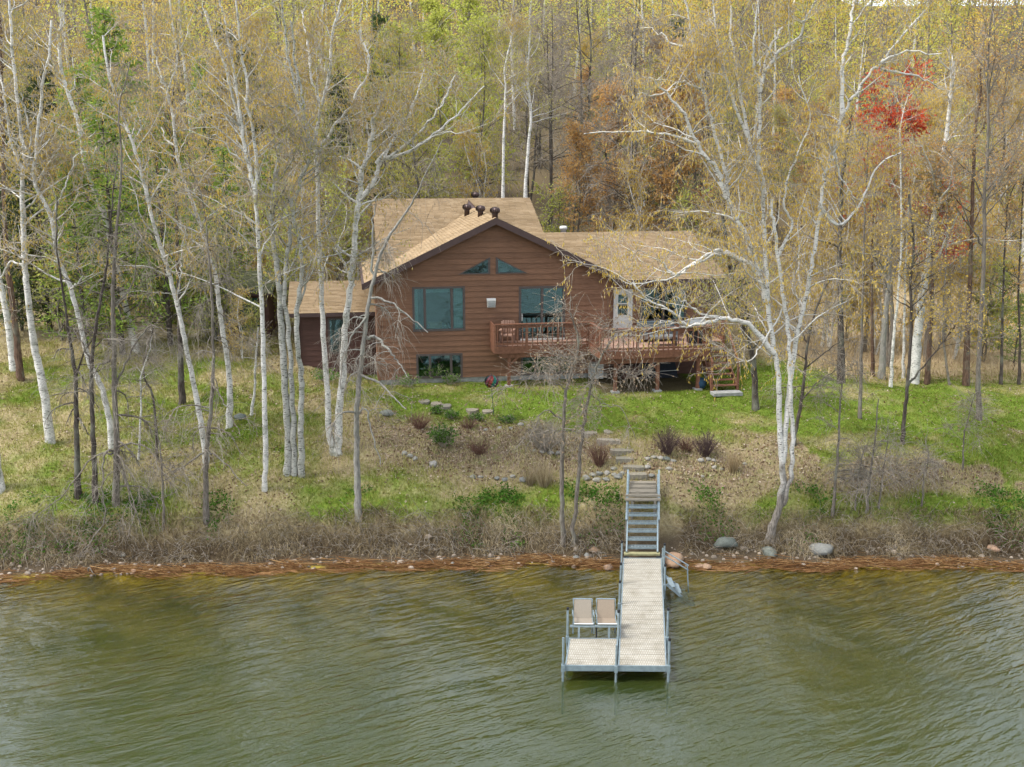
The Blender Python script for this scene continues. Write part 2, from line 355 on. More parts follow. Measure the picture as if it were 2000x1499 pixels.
def water_material():
    m, nt, out = new_mat('lake_water')
    dep = N(nt, 'ShaderNodeAttribute', attribute_name='depth').outputs['Fac']
    P1 = wcoords(nt, (.55, 2.7, 1), (0, 0, math.radians(-24))); P2 = wcoords(nt, (1.9, 6.5, 1), (0, 0, math.radians(-33))); P3 = wcoords(nt, (8, 16, 1), (0, 0, math.radians(-15)))
    n1 = noise(nt, 1.0, 2, .5, P1, .6); n2 = noise(nt, 1.0, 2, .5, P2, .8); n3 = noise(nt, 1.0, 2, .5, P3, .5)
    gust = ramp(nt, noise(nt, .16, 3, .5, wcoords(nt, (1, 1.3, 1), (0, 0, .4))), [(.36, .22), (.62, 1.0)])
    def mad(a, k, b):
        q = N(nt, 'ShaderNodeMath', operation='MULTIPLY_ADD'); L(nt, a, q.inputs[0]); q.inputs[1].default_value = k
        if b is None: q.inputs[2].default_value = 0
        else: L(nt, b, q.inputs[2])
        return q.outputs[0]
    h = mad(n1, .55, mad(n2, .30, mad(n3, .07, None)))
    hm = N(nt, 'ShaderNodeMath', operation='MULTIPLY'); L(nt, h, hm.inputs[0]); L(nt, gust, hm.inputs[1])
    bp = N(nt, 'ShaderNodeBump'); bp.inputs['Strength'].default_value = 1.0; bp.inputs['Distance'].default_value = .19; L(nt, hm.outputs[0], bp.inputs['Height'])
    tr = N(nt, 'ShaderNodeBsdfTransparent'); tr.inputs[0].default_value = (.88, .85, .55, 1)
    df = N(nt, 'ShaderNodeBsdfDiffuse'); df.inputs[0].default_value = (.038, .054, .012, 1)
    e = N(nt, 'ShaderNodeMath', operation='MULTIPLY'); L(nt, dep, e.inputs[0]); e.inputs[1].default_value = -1.0
    ex = N(nt, 'ShaderNodeMath', operation='EXPONENT'); L(nt, e.outputs[0], ex.inputs[0])
    body = N(nt, 'ShaderNodeMixShader'); L(nt, ex.outputs[0], body.inputs[0]); L(nt, df.outputs[0], body.inputs[1]); L(nt, tr.outputs[0], body.inputs[2])
    gl = N(nt, 'ShaderNodeBsdfGlossy'); gl.inputs['Roughness'].default_value = .04; gl.inputs[0].default_value = (1, 1, 1, 1); L(nt, bp.outputs[0], gl.inputs['Normal'])
    fr = N(nt, 'ShaderNodeFresnel'); fr.inputs[0].default_value = 1.85; L(nt, bp.outputs[0], fr.inputs[1])
    fx = N(nt, 'ShaderNodeMixShader'); L(nt, fr.outputs[0], fx.inputs[0]); L(nt, body.outputs[0], fx.inputs[1]); L(nt, gl.outputs[0], fx.inputs[2])
    L(nt, fx.outputs[0], out.inputs[0]); return m
wx = axis([(-400, -40, 20), (-40, 40, 1), (40, 401, 20)]); wy = axis([(-140, 10, 10), (10, 33.6, .5)])
WX, WY = np.meshgrid(wx, wy); ny, nx = WX.shape; idx = np.arange(ny * nx).reshape(ny, nx)
wat = bpy.data.objects.new('water', mesh_np('water', np.stack([WX, WY, WX * 0], -1).reshape(-1, 3),
    [np.stack([idx[:-1, :-1], idx[:-1, 1:], idx[1:, 1:], idx[1:, :-1]], -1).reshape(-1, 4)], water_material(), extra={'depth': np.maximum(-gh(WX, WY), 0).ravel()}))
link(wat); tag(wat, kind='structure')

# ------------------------------------------------------------------ tree growing (vectorised)
def nrm(v): return v / np.maximum(np.linalg.norm(v, axis=-1, keepdims=True), 1e-9)
def smooth_line(P, k=5):
    P = np.asarray(P, float)
    if len(P) < 3: return np.stack([P[0] + (P[-1] - P[0]) * t for t in np.linspace(0, 1, 5)])
    Q = np.vstack([2 * P[0] - P[1], P, 2 * P[-1] - P[-2]]); out = []
    for i in range(1, len(Q) - 2):
        for t in np.linspace(0, 1, k, endpoint=False):
            a, b, c, d = Q[i - 1], Q[i], Q[i + 1], Q[i + 2]
            out.append(.5 * ((2 * b) + (c - a) * t + (2 * a - 5 * b + 4 * c - d) * t * t + (3 * b - a - 3 * c + d) * t ** 3))
    out.append(P[-1]); return np.array(out)
def batch_poly(S, D, Ln, K, rng, droop=0., wig=.15, rise=0.):
    n = len(S); pts = np.zeros((n, K, 3)); pts[:, 0] = S; d = nrm(D); step = (Ln / (K - 1))[:, None]
    for k in range(1, K):
        d = nrm(d + rng.normal(0, wig, (n, 3)) + np.array([0, 0, rise - droop * k / K]))
        pts[:, k] = pts[:, k - 1] + d * step
    return pts
def batch_tubes(P, R0, R1, sides):
    n, K, _ = P.shape
    T = np.empty_like(P); T[:, 1:-1] = P[:, 2:] - P[:, :-2]; T[:, 0] = P[:, 1] - P[:, 0]; T[:, -1] = P[:, -1] - P[:, -2]; T = nrm(T)
    ref = np.where(np.abs(T[..., 2:3]) > .9, np.array([1., 0, 0]), np.array([0, 0, 1.]))
    X = nrm(np.cross(T, ref)); Y = np.cross(T, X)
    a = np.arange(sides) * 2 * np.pi / sides
    R0 = np.asarray(R0, float); R1 = np.asarray(R1, float)
    r = R0[:, None] + (R1 - R0)[:, None] * np.linspace(0, 1, K)[None]
    Vv = P[:, :, None] + r[:, :, None, None] * (X[:, :, None] * np.cos(a)[None, None, :, None] + Y[:, :, None] * np.sin(a)[None, None, :, None])
    i = np.arange(n * K * sides).reshape(n, K, sides); j = np.roll(i, -1, 2)
    Fc = np.stack([i[:, :-1], j[:, :-1], j[:, 1:], i[:, 1:]], -1).reshape(-1, 4)
    return Vv.reshape(-1, 3), Fc
def pick(P, rng, n, lo, hi):
    """n random points along random polylines of batch P: position, tangent, index, t"""
    i = rng.randint(0, len(P), n); K = P.shape[1]; t = rng.uniform(lo, hi, n); f = t * (K - 1); k = np.minimum(f.astype(int), K - 2); fr = (f - k)[:, None]
    return P[i, k] * (1 - fr) + P[i, k + 1] * fr, nrm(P[i, k + 1] - P[i, k]), i, t
def rand_dir(rng, n):
    return nrm(rng.normal(0, 1, (n, 3)))
def hang_quads(C, ln, w, rng, tilt=.25):
    n = len(C); a = rng.uniform(0, 2 * np.pi, n); h = np.stack([np.cos(a), np.sin(a), np.zeros(n)], -1) * w[:, None] / 2
    d = nrm(np.stack([rng.normal(0, tilt, n), rng.normal(0, tilt, n), -np.ones(n)], -1)) * ln[:, None]
    Vv = np.stack([C, C + h + d * .45, C + d, C - h + d * .45], 1).reshape(-1, 3)
    return Vv, np.arange(4 * n).reshape(n, 4)
def leaf_quads(C, size, rng, asp=.7):
    n = len(C); d = rand_dir(rng, n); e = nrm(np.cross(d, rand_dir(rng, n))); s = size[:, None]
    Vv = np.stack([C - d * s / 2, C + e * s * asp / 2, C + d * s / 2, C - e * s * asp / 2], 1).reshape(-1, 3)
    return Vv, np.arange(4 * n).reshape(n, 4)
def join(parts):
    Vs, Fs, o = [], [], 0
    for Vv, Fc in parts:
        Vs.append(Vv); Fs.append(Fc + o); o += len(Vv)
    return np.concatenate(Vs), np.concatenate(Fs)
KIND = {  # limb upness, droop1, droop2, droop3, leaf style
    'birch': dict(up=.75, d1=-.05, d2=.02, d3=.20, leaf='hang', ll=(.07, .16), lw=.028, twl=(.4, 1.0)),
    'bare':  dict(up=.45, d1=.10, d2=.30, d3=.35, leaf='bud', ll=(.03, .06), lw=.03, twl=(.4, 1.1)),
    'maple': dict(up=.8, d1=-.10, d2=0., d3=0., leaf='bud', ll=(.09, .20), lw=.1, twl=(.4, 1.0)),
    'weep':  dict(up=.10, d1=.55, d2=.6, d3=.7, leaf='bud', ll=(.02, .05), lw=.03, twl=(.5, 1.3)),
}
def grow(stems, radii, kind, seed, n1=30, len1=3.0, f0=.4, n2=6, n3=6, nl=9, origin=None, spread=1.0, r3=.006, leafscale=1.0, limbs=None):
    """stems: list of smoothed polylines; radii: (base, tip) each. returns trunk, twig and leaf arrays relative to origin"""
    rng = np.random.RandomState(seed); K = KIND[kind]; tr = []
    for P, (a, b) in zip(stems, radii):
        Q = P[None]; k = len(P); T = np.linspace(0, 1, k)
        flare = 1 + .22 * np.exp(-np.linspace(0, 1, k) * 14)
        r = (a + (b - a) * T ** .85) * flare * (1 + rng.normal(0, .035, k))
        Tn = np.empty_like(P); Tn[1:-1] = P[2:] - P[:-2]; Tn[0] = P[1] - P[0]; Tn[-1] = P[-1] - P[-2]; Tn = nrm(Tn)
        ref = np.array([0, 1., 0]); X = nrm(np.cross(Tn, ref)); Y = np.cross(Tn, X); s = 8; aa = np.arange(s) * 2 * np.pi / s
        Vv = P[:, None] + r[:, None, None] * (X[:, None] * np.cos(aa)[None, :, None] + Y[:, None] * np.sin(aa)[None, :, None])
        i = np.arange(k * s).reshape(k, s); j = np.roll(i, -1, 1)
        tr.append((Vv.reshape(-1, 3), np.stack([i[:-1], j[:-1], j[1:], i[1:]], -1).reshape(-1, 4)))
    # limbs
    lens = np.array([np.linalg.norm(np.diff(P, axis=0), axis=1).sum() for P in stems]); w = lens / lens.sum()
    top = max(P[:, 2].max() for P in stems); bot = min(P[:, 2].min() for P in stems); zc = bot + f0 * (top - bot)
    S, D, Ln, R = [], [], [], []
    tries = 0
    while len(S) < n1 and tries < n1 * 30:
        tries += 1
        q = rng.choice(len(stems), p=w); P = stems[q]; f = rng.uniform(.03, 1) * (len(P) - 1); k = min(int(f), len(P) - 2)
        p = P[k] + (P[k + 1] - P[k]) * (f - k)
        if p[2] < zc: continue
        h = (p[2] - zc) / max(top - zc, .1); tan = nrm(P[k + 1] - P[k])
        a = rng.uniform(0, 2 * np.pi); hor = np.array([np.cos(a), np.sin(a), 0])
        S.append(p); D.append(tan * K['up'] * .6 + hor * spread + np.array([0, 0, K['up'] * (.3 + .5 * h)])); Ln.append(len1 * (1.05 - .62 * h) * rng.uniform(.55, 1.15))
        ra, rb = radii[q]; R.append(np.clip((ra + (rb - ra) * f / (len(P) - 1)) * rng.uniform(.3, .5), .010, .07))
    tw = []; leafP = []
    if S:
        S, D, Ln, R = map(np.array, (S, D, Ln, R))
        B1 = batch_poly(S, D, Ln, 8, rng, K['d1'], .16)
        tr.append(batch_tubes(B1, R, R * .25, 5))
    else:
        B1 = np.zeros((0, 8, 3))
    SS = np.array([P[np.linspace(max(0, int(f0 * len(P)) - 1), len(P) - 1, 8).astype(int)] for P in stems])
    if len(B1):
        n = n2 * len(B1); p, t, i, tt = pick(B1, rng, n, .2, 1.0)
        l2 = Ln[i] * rng.uniform(.25, .55, n)
        B2 = batch_poly(p, t * .9 + rand_dir(rng, n) * .8, l2, 6, rng, K['d2'], .22)
        tw.append(batch_tubes(B2, np.clip(R[i] * .42, .006, .03), np.full(n, r3), 4))
        Bs = np.concatenate([B2], 0)
        n = n3 * len(B2); p, t, i, tt = pick(Bs, rng, n, .15, 1.0)
        l3 = rng.uniform(*K['twl'], n)
        B3 = batch_poly(p, t * .7 + rand_dir(rng, n) * .9, l3, 4, rng, K['d3'], .2)
        tw.append(batch_tubes(B3, np.full(n, r3), np.full(n, r3 * .6), 3))
        if nl:
            n = nl * len(B3); p, t, i, tt = pick(B3, rng, n, .15, 1.0); leafP.append(p)
    out = {'trunk': join(tr), 'twig': join(tw) if tw else None, 'leaf': None}
    if leafP and nl:
        p = np.concatenate(leafP); n = len(p); ln = rng.uniform(*K['ll'], n) * leafscale
        if K['leaf'] == 'hang': lf = hang_quads(p, ln, np.full(n, K['lw'] * leafscale) * rng.uniform(.7, 1.3, n), rng)
        else: lf = leaf_quads(p, ln, rng)
        out['leaf'] = lf; out['tint'] = np.repeat(np.clip(rng.normal(.5, .24, n), 0, 1), 4)
    if origin is not None:
        for k in ('trunk', 'twig', 'leaf'):
            if out[k] is not None: out[k] = (out[k][0] - np.asarray(origin)[None], out[k][1])
    return out
def tree_meshes(g, bark, twig, leaf):
    ms = [('trunk', mesh_np('trunk', g['trunk'][0], [g['trunk'][1]], bark, smooth=True))]
    if g['twig'] is not None: ms.append(('branches', mesh_np('branches', g['twig'][0], [g['twig'][1]], twig)))
    if g['leaf'] is not None: ms.append(('crown', mesh_np('crown', g['leaf'][0], [g['leaf'][1]], leaf, tint=g['tint'])))
    return ms
def place_tree(name, ms, loc, label, group=None, rz=0., sc=1., cat='tree', scz=None, mats=None):
    o = empty(name, loc, label, cat, group, rz); o.scale = (sc, sc, scz or sc)
    for n, me in ms:
        c = bpy.data.objects.new(n, me); link(c, o)
        if n != 'trunk': c['kind'] = 'stuff'
        if mats and n in mats: c.material_slots[0].link = 'OBJECT'; c.material_slots[0].material = mats[n]
    return o
# ------------------------------------------------------------------ house
def siding_mat(name, col):
    m, nt, out = new_mat(name)
    n1 = noise(nt, 1.0, 5, .6, wcoords(nt, (3, 3, 26))); n2 = noise(nt, .7, 3, .5, wcoords(nt)); oi = N(nt, 'ShaderNodeObjectInfo')
    c = ramp(nt, n1, [(.3, tuple(x * .80 for x in col)), (.7, tuple(x * 1.16 for x in col))])
    c = mixc(nt, 1.0, c, ramp(nt, n2, [(.3, .88), (.7, 1.12)]), 'MULTIPLY'); c = mixc(nt, 1.0, c, ramp(nt, oi.outputs['Random'], [(0, .90), (1, 1.10)]), 'MULTIPLY')
    bsdf(nt, out, c, .62, 0, .25, n1, .2, .006); return m
def shingle_mat():
    m, nt, out = new_mat('tan_asphalt_shingles')
    g = N(nt, 'ShaderNodeNewGeometry'); n1 = noise(nt, 60, 3, .7, wcoords(nt)); n2 = noise(nt, .5, 4, .6, wcoords(nt))
    c = ramp(nt, g.outputs['Random Per Island'], [(0, (.29, .205, .118)), (.35, (.33, .238, .14)), (.7, (.355, .257, .155)), (1, (.39, .288, .178))])
    c = mixc(nt, 1.0, c, ramp(nt, n1, [(.3, .88), (.7, 1.1)]), 'MULTIPLY'); c = mixc(nt, 1.0, c, ramp(nt, n2, [(.3, .82), (.7, 1.12)]), 'MULTIPLY')
    bsdf(nt, out, c, .95, 0, .1, n1, .3, .004); return m
def glass_mat(name='window_glass', refl=.06, tint=(.62, .92, .98)):
    m, nt, out = new_mat(name)
    tr = N(nt, 'ShaderNodeBsdfTransparent'); tr.inputs[0].default_value = (.58, .72, .72, 1)
    gl = N(nt, 'ShaderNodeBsdfGlossy'); gl.inputs['Roughness'].default_value = .02; gl.inputs[0].default_value = (*tint, 1)
    bp = N(nt, 'ShaderNodeBump'); bp.inputs['Strength'].default_value = .25; bp.inputs['Distance'].default_value = .02
    L(nt, noise(nt, 1.4, 2, .5, wcoords(nt)), bp.inputs['Height']); L(nt, bp.outputs[0], gl.inputs['Normal'])
    lw = N(nt, 'ShaderNodeFresnel'); lw.inputs[0].default_value = 1.5
    ad = N(nt, 'ShaderNodeMath', operation='ADD'); L(nt, lw.outputs[0], ad.inputs[0]); ad.inputs[1].default_value = refl
    x = N(nt, 'ShaderNodeMixShader'); L(nt, ad.outputs[0], x.inputs[0]); L(nt, tr.outputs[0], x.inputs[1]); L(nt, gl.outputs[0], x.inputs[2]); L(nt, x.outputs[0], out.inputs[0]); return m
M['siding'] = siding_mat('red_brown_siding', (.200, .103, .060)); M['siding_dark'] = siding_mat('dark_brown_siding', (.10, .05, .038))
M['trim'] = plain('dark_brown_trim', (.075, .047, .043), .5, var=.12, scale=3); M['frame'] = plain('grey_brown_window_frame', (.085, .068, .062), .45, var=.1)
M['curtain'] = plain('pale_curtain', (.55, .6, .52), .9, var=.15, scale=3, stretch=(12, 12, .4)); M['shingle'] = shingle_mat(); M['glass'] = glass_mat(); M['concrete'] = plain('grey_concrete', (.30, .30, .28), .9, var=.3, scale=5)
M['white'] = plain('white_paint', (.60, .60, .565), .5, var=.08, scale=8); M['room'] = plain('room_wall', (.22, .19, .16), .9, var=.1, scale=2)
M['roomfloor'] = plain('room_floor', (.14, .10, .07), .7, var=.2); M['ventbrown'] = plain('brown_vent_metal', (.075, .05, .045), .4, .5, .2, 10)
M['deckwood'] = plain('red_brown_deck_wood', (.19, .085, .05), .65, var=.25, scale=2.5, stretch=(4, 4, 4), island=.15); M['deckfloor'] = plain('worn_pinkish_deck_boards', (.36, .22, .16), .75, var=.25, scale=3, island=.15)
M['grey'] = plain('grey_metal', (.32, .33, .33), .4, .6, .15, 10); M['black'] = plain('black_plastic', (.02, .02, .022), .5, var=.2); M['lattice'] = plain('tan_lattice', (.34, .24, .15), .8, var=.2)
M['wicker'] = plain('wicker', (.38, .25, .12), .8, var=.3, scale=60); M['green_door'] = plain('green_door_paint', (.012, .085, .058), .5, var=.2, scale=4); M['blue'] = plain('blue_glaze', (.03, .07, .13), .25, var=.3); M['tarp'] = plain('dark_tarpaulin', (.010, .014, .022), .7, var=.3); M['cushion'] = plain('blue_grey_cushion', (.13, .16, .175), .9, var=.2)

H_O = atz(740, 752, 3.45); H_A = math.radians(9)
def h2w(u, v, w):
    return np.array([H_O[0] + u * math.cos(H_A) - v * math.sin(H_A), H_O[1] + u * math.sin(H_A) + v * math.cos(H_A), H_O[2] + w])
house = empty('lake_house', H_O, 'brown clapboard lake house with tan shingled gable roofs', 'house', rz=H_A)
def gone(P, o):                                            # plan / wall helper
    return None
def clap_wall(parent, T, outline, w0, w1, openings, mat, course=.245, thick=.12):
    k = 0; w = w0
    while w < w1 - .01:
        wb, wt = w, min(w + course, w1); w = wt
        crit = sorted({wb, wt} | {z for o in openings for z in (o[0], o[1]) if wb + .004 < z < wt - .004})
        groups = []
        for a, b in zip(crit[:-1], crit[1:]):
            m = (a + b) / 2; (La, Ra), (Lb, Rb) = outline(a), outline(b)
            if Ra - La < .02: continue
            if Rb < Lb: Lb = Rb = (Lb + Rb) / 2
            hs = sorted([(o[2](a + 1e-4 if a + 1e-4 > o[0] else o[0]), o[2](b - 1e-4)) for o in openings if o[0] <= m <= o[1]], key=lambda h: h[0][0])
            edges = [(La, Lb)] + [e for ha, hb in hs for e in ((ha[0], hb[0]), (ha[1], hb[1]))] + [(Ra, Rb)]
            for i in range(0, len(edges), 2):
                (la, lb), (ra, rb) = edges[i], edges[i + 1]
                if ra - la < .01 and rb - lb < .01: continue
                tz = (a, b, la, lb, ra, rb)
                for g in groups:
                    if abs(g[-1][1] - a) < 1e-6 and any(abs(q[1] - a) < 1e-6 and q[3] < ra - .01 and q[5] > la + .01 for q in g): g.append(tz); break
                else: groups.append([tz])
        for g in groups:
            mb = MB()
            for a, b, la, lb, ra, rb in g:
                na = .038 - .032 * (a - wb) / course; nb = .038 - .032 * (b - wb) / course
                mb.hexa([T(la, na, a), T(ra, na, a), T(ra, -thick, a), T(la, -thick, a), T(lb, nb, b), T(rb, nb, b), T(rb, -thick, b), T(lb, -thick, b)])
            mb.build('siding_board', mat, parent)
def rect(u0, w0, u1, w1): return (w0, w1, lambda w: (u0, u1))
def front(v): return lambda u, n, w: (u, v - n, w)
def window(parent, T, u0, w0, u1, w1, mull=(), fw=.075, name='window', inset=.03, mat=None, label=None):
    mat = mat or M['frame']; mb = MB()
    def bx(a, b, c, d, n0=-.10, n1=.04):
        P = [T(a, n1, b), T(c, n1, b), T(c, n0, b), T(a, n0, b), T(a, n1, d), T(c, n1, d), T(c, n0, d), T(a, n0, d)]; mb.hexa(P)
    bx(u0 - .02, w0 - .02, u1 + .02, w0 + fw); bx(u0 - .02, w1 - fw, u1 + .02, w1 + .02); bx(u0 - .02, w0 + fw, u0 + fw, w1 - fw); bx(u1 - fw, w0 + fw, u1 + .02, w1 - fw)
    f = mb.build(name, mat, parent)
    if label: f['label'] = label
    es = [u0 + fw] + [e for m_ in mull for e in (m_ - .055, m_ + .055)] + [u1 - fw]
    for m_ in mull:
        mb = MB(); P = [T(m_ - .055, .03, w0 + fw), T(m_ + .055, .03, w0 + fw), T(m_ + .055, -.1, w0 + fw), T(m_ - .055, -.1, w0 + fw), T(m_ - .055, .03, w1 - fw), T(m_ + .055, .03, w1 - fw), T(m_ + .055, -.1, w1 - fw), T(m_ - .055, -.1, w1 - fw)]
        mb.hexa(P); mb.build('mullion', mat, f)
    for i in range(0, len(es), 2):
        mb = MB(); a, c = es[i], es[i + 1]
        mb.hexa([T(a, -.02, w0 + fw), T(c, -.02, w0 + fw), T(c, -.03, w0 + fw), T(a, -.03, w0 + fw), T(a, -.02, w1 - fw), T(c, -.02, w1 - fw), T(c, -.03, w1 - fw), T(a, -.03, w1 - fw)])
        mb.build('pane', M['glass'], f)
    return f
def row_interval(poly, b):
    xs_ = []
    for (a0, b0), (a1, b1) in zip(poly, poly[1:] + poly[:1]):
        if (b0 - b) * (b1 - b) < 0: xs_.append(a0 + (a1 - a0) * (b - b0) / (b1 - b0))
    return (min(xs_), max(xs_)) if len(xs_) >= 2 else None
def shingles(parent, O, A, B, poly, seed, ex=.145, tw=.31):
    """tabs on a plane O + a*A + b*B (B up the slope) inside convex polygon"""
    rng = random.Random(seed); O = np.array(O, float); A = np.array(A, float); B = np.array(B, float); Nn = np.cross(A, B); Nn /= np.linalg.norm(Nn)
    if Nn[2] < 0: Nn = -Nn
    Vs, Fs = [], []; b0 = min(p[1] for p in poly); b1 = max(p[1] for p in poly); k = 0; b = b0
    while b < b1 - .02:
        iv = row_interval(poly, min(b + ex * .5, b1 - .005))
        if iv:
            a = iv[0] - rng.uniform(0, tw) - (k % 2) * tw / 2
            while a < iv[1]:
                x0 = max(a + .004, iv[0]); x1 = min(a + tw - .004, iv[1]); a += tw
                if x1 - x0 < .03: continue
                h = .042 + rng.uniform(-.008, .008); n = len(Vs); lo = b - .01; hi = min(b + ex + .03, b1)
                for (aa, bb, hh) in ((x0, lo, 0), (x1, lo, 0), (x1, lo, h), (x0, lo, h), (x1, hi, .004), (x0, hi, .004)): Vs.append(O + A * aa + B * bb + Nn * (hh))
                Fs += [(n, n + 1, n + 2, n + 3), (n + 3, n + 2, n + 4, n + 5)]
        b += ex; k += 1
    o = bpy.data.objects.new('shingles', mesh_np('shingles', np.array(Vs), [np.array(Fs)], M['shingle'])); link(o, parent); o['kind'] = 'stuff'; return o

# foundation and front gable wall
f = MB(); f.box((.04, .05, -1.0), (10.56, 9, .22)); f.build('foundation', M['concrete'], house)
MB().box((10.5, .3, -1.0), (15.6, 9.5, 1.72)).build('shaded_basement_wall', M['siding_dark'], house)  # dark siding colour puts the shade below the deck into this wall
SL = .477; EV = 4.62
def gable(w):
    t = max(0., (w - 4.66) / SL); return (t, 10.6 - t)
def trio(pts):                                             # triangular opening -> interval function
    (ua, wa), (ub, wb), (uc, wc) = pts
    lo, hi = min(wa, wb, wc), max(wa, wb, wc)
    def iv(w):
        r = row_interval(list(pts), min(max(w, lo + 1e-3), hi - 1e-3)); return r or (ua, ua)
    return (lo, hi, iv)
tri1 = [(3.68, 4.92), (5.06, 4.92), (5.06, 5.64)]; tri2 = [(5.36, 4.92), (6.74, 4.92), (5.36, 5.64)]
UP = (1.6, 2.4, 3.92, 4.37); LO1 = (1.72, .24, 3.78, 1.33); LO2 = (6.5, .24, 8.9, 1.25); PAT = (6.4, 1.9, 8.5, 4.30)
wall = MB().box((-.03, -.045, .2), (.10, .1, 4.62)).build('front_wall', M['siding'], house); MB().box((10.50, -.045, .2), (10.63, .1, 4.62)).build('corner_board', M['siding'], wall)
clap_wall(wall, front(0), lambda w: (.10 if w < 4.66 else gable(w)[0], 10.5 if w < 4.66 else gable(w)[1]), .22, 7.17, [rect(*UP), rect(*LO1), rect(*LO2), rect(*PAT), trio(tri1), trio(tri2)], M['siding'])
MB().box((10.45, .13, .22), (10.6, 9, 4.7)).build('side_wall', M['siding'], house); sw = MB().box((0, .13, .22), (.15, 9, 4.7)).build('side_wall', M['siding'], house)
sideT = lambda u, n, w: (0 - n, 9 - u, w)
clap_wall(sw, sideT, lambda w: (0, 8.9), .22, 4.6, [], M['siding'], thick=-.0)
room = MB(); room.prism([(.2, 4.6, .2), (10.4, 4.6, .2), (10.4, 4.6, 4.5), (5.3, 4.6, 6.95), (.2, 4.6, 4.5)], (0, .1, 0)); room.build('partition_wall', M['room'], house)
fl = MB(); fl.box((.16, .14, 1.68), (10.44, 9, 1.84)); fl.box((.16, .14, .0), (10.44, 9, .23)); fl.build('room_floor', M['roomfloor'], house)
w = window(house, front(0), *UP, mull=(2.13, 3.34)); mb = MB(); mb.box((2.19, .12, 4.1), (3.28, .16, 4.28)); mb.build('valance', M['white'], w)
MB().box((3.45, .2, 2.5), (3.84, .24, 4.3)).build('curtain', M['curtain'], w); MB().box((1.68, .2, 2.5), (1.84, .24, 4.3)).build('curtain', M['curtain'], w)
mb = MB(); mb.box((1.66, .11, 2.40), (3.86, .55, 2.47)); mb.build('inner_sill', M['white'], w)
window(house, front(0), *LO1, mull=(2.32, 3.28)); window(house, front(0), *LO2, mull=(7.15, 8.3))
for tri in (tri1, tri2):
    mb = MB(); c = np.mean(tri, 0)
    for i in range(3):
        a = np.array(tri[i]); b = np.array(tri[(i + 1) % 3]); ai = a + (c - a) * .16; bi = b + (c - b) * .16; ao = a + (a - c) * .05; bo = b + (b - c) * .05
        mb.hexa([(ao[0], -.05, ao[1]), (bo[0], -.05, bo[1]), (bi[0], -.05, bi[1]), (ai[0], -.05, ai[1]), (ao[0], .1, ao[1]), (bo[0], .1, bo[1]), (bi[0], .1, bi[1]), (ai[0], .1, ai[1])])
    wn = mb.build('triangular_window', M['frame'], house)
    MB().prism([(x + (c[0] - x) * .1, .02, y + (c[1] - y) * .1) for x, y in tri], (0, .01, 0)).build('pane', M['glass'], wn)
pd = window(house, front(0), *PAT, mull=(7.45,), name='patio_door', fw=.09)
MB().box((6.45, -.12, 1.86), (8.5, -.045, 1.93)).build('threshold', M['white'], pd)
MB().tube([(6.52, -.05, 2.75), (6.52, -.1, 2.78), (6.52, -.1, 3.05), (6.52, -.05, 3.08)], .018).build('handle', M['white'], pd)
hv = MB(); hv.hexa([(4.95, -.16, 3.42), (5.29, -.16, 3.42), (5.31, -.02, 3.40), (4.93, -.02, 3.40), (4.93, -.20, 3.74), (5.31, -.20, 3.74), (5.33, -.02, 3.82), (4.91, -.02, 3.82)])
hv = hv.build('exhaust_hood', M['white'], house)
for k in range(4): MB().box((4.97, -.215, 3.46 + k * .07), (5.27, -.17, 3.49 + k * .07)).build('louver', M['grey'], hv)
# lake room right of the gable
wing = MB(); wing.box((15.45, .25, 1.7), (15.6, 9.5, 4.4)); wing.box((10.64, .17, 1.72), (10.74, .42, 4.5)); wing.box((15.5, .17, 1.72), (15.63, .42, 4.5)); wing = wing.build('wing_wall', M['siding'], house)
DR = (10.85, 1.86, 11.75, 4.06); BW = (12.15, 2.55, 14.35, 4.1)
clap_wall(wing, front(.25), lambda w: (10.74, 15.5), 1.72, 4.45, [rect(*DR), rect(*BW)], M['siding'])
window(house, front(.25), *BW, mull=(13.25,))
dr = MB(); T = front(.25)
dr.box((10.85, .19, 1.86), (10.95, .35, 4.06)); dr.box((11.65, .19, 1.86), (11.75, .35, 4.06)); dr.box((10.95, .19, 3.96), (11.65, .35, 4.06)); dr.box((10.95, .23, 1.88), (11.65, .28, 2.85)); dr.box((10.95, .23, 2.85), (11.07, .28, 3.96)); dr.box((11.53, .23, 2.85), (11.65, .28, 3.96)); dr.box((11.07, .23, 3.82), (11.53, .28, 3.96)); dr.box((11.07, .23, 3.36), (11.53, .28, 3.42))
dr = dr.build('entry_door', M['white'], house); dr['label'] = 'white half-glazed door'
MB().box((11.07, .255, 2.85), (11.53, .265, 3.82)).build('pane', M['glass'], dr); MB().tube([(11.02, .23, 2.75), (11.02, .16, 2.75)], .03).build('handle', M['grey'], dr)
MB().box((10.8, 4.7, 1.7), (15.4, 4.8, 4.4)).build('partition_wall', M['room'], house)
# roofs
rf = MB()
rf.prism([(-.5, -.42, EV), (5.3, -.42, 7.387), (5.3, -.42, 7.18), (-.5, -.42, EV - .2)], (0, 8.6, 0)); rf.prism([(11.1, -.42, EV), (11.1, -.42, EV - .2), (5.3, -.42, 7.18), (5.3, -.42, 7.387)], (0, 8.6, 0))
rf = rf.build('gable_roof', M['trim'], house)
fa = MB()
fa.prism([(-.55, -.46, EV + .02), (5.3, -.46, 7.43), (5.3, -.46, 7.13), (-.55, -.46, EV - .27)], (0, .042, 0)); fa.prism([(11.15, -.46, EV + .02), (11.15, -.46, EV - .27), (5.3, -.46, 7.13), (5.3, -.46, 7.43)], (0, .042, 0)); fa.build('rake_board', M['trim'], rf)
MB().box((-.62, -.42, EV - .25), (-.5, 8.0, EV + .0)).build('gutter', M['trim'], rf)
cs = 1 / math.hypot(1, SL); Ls = 5.8 / cs
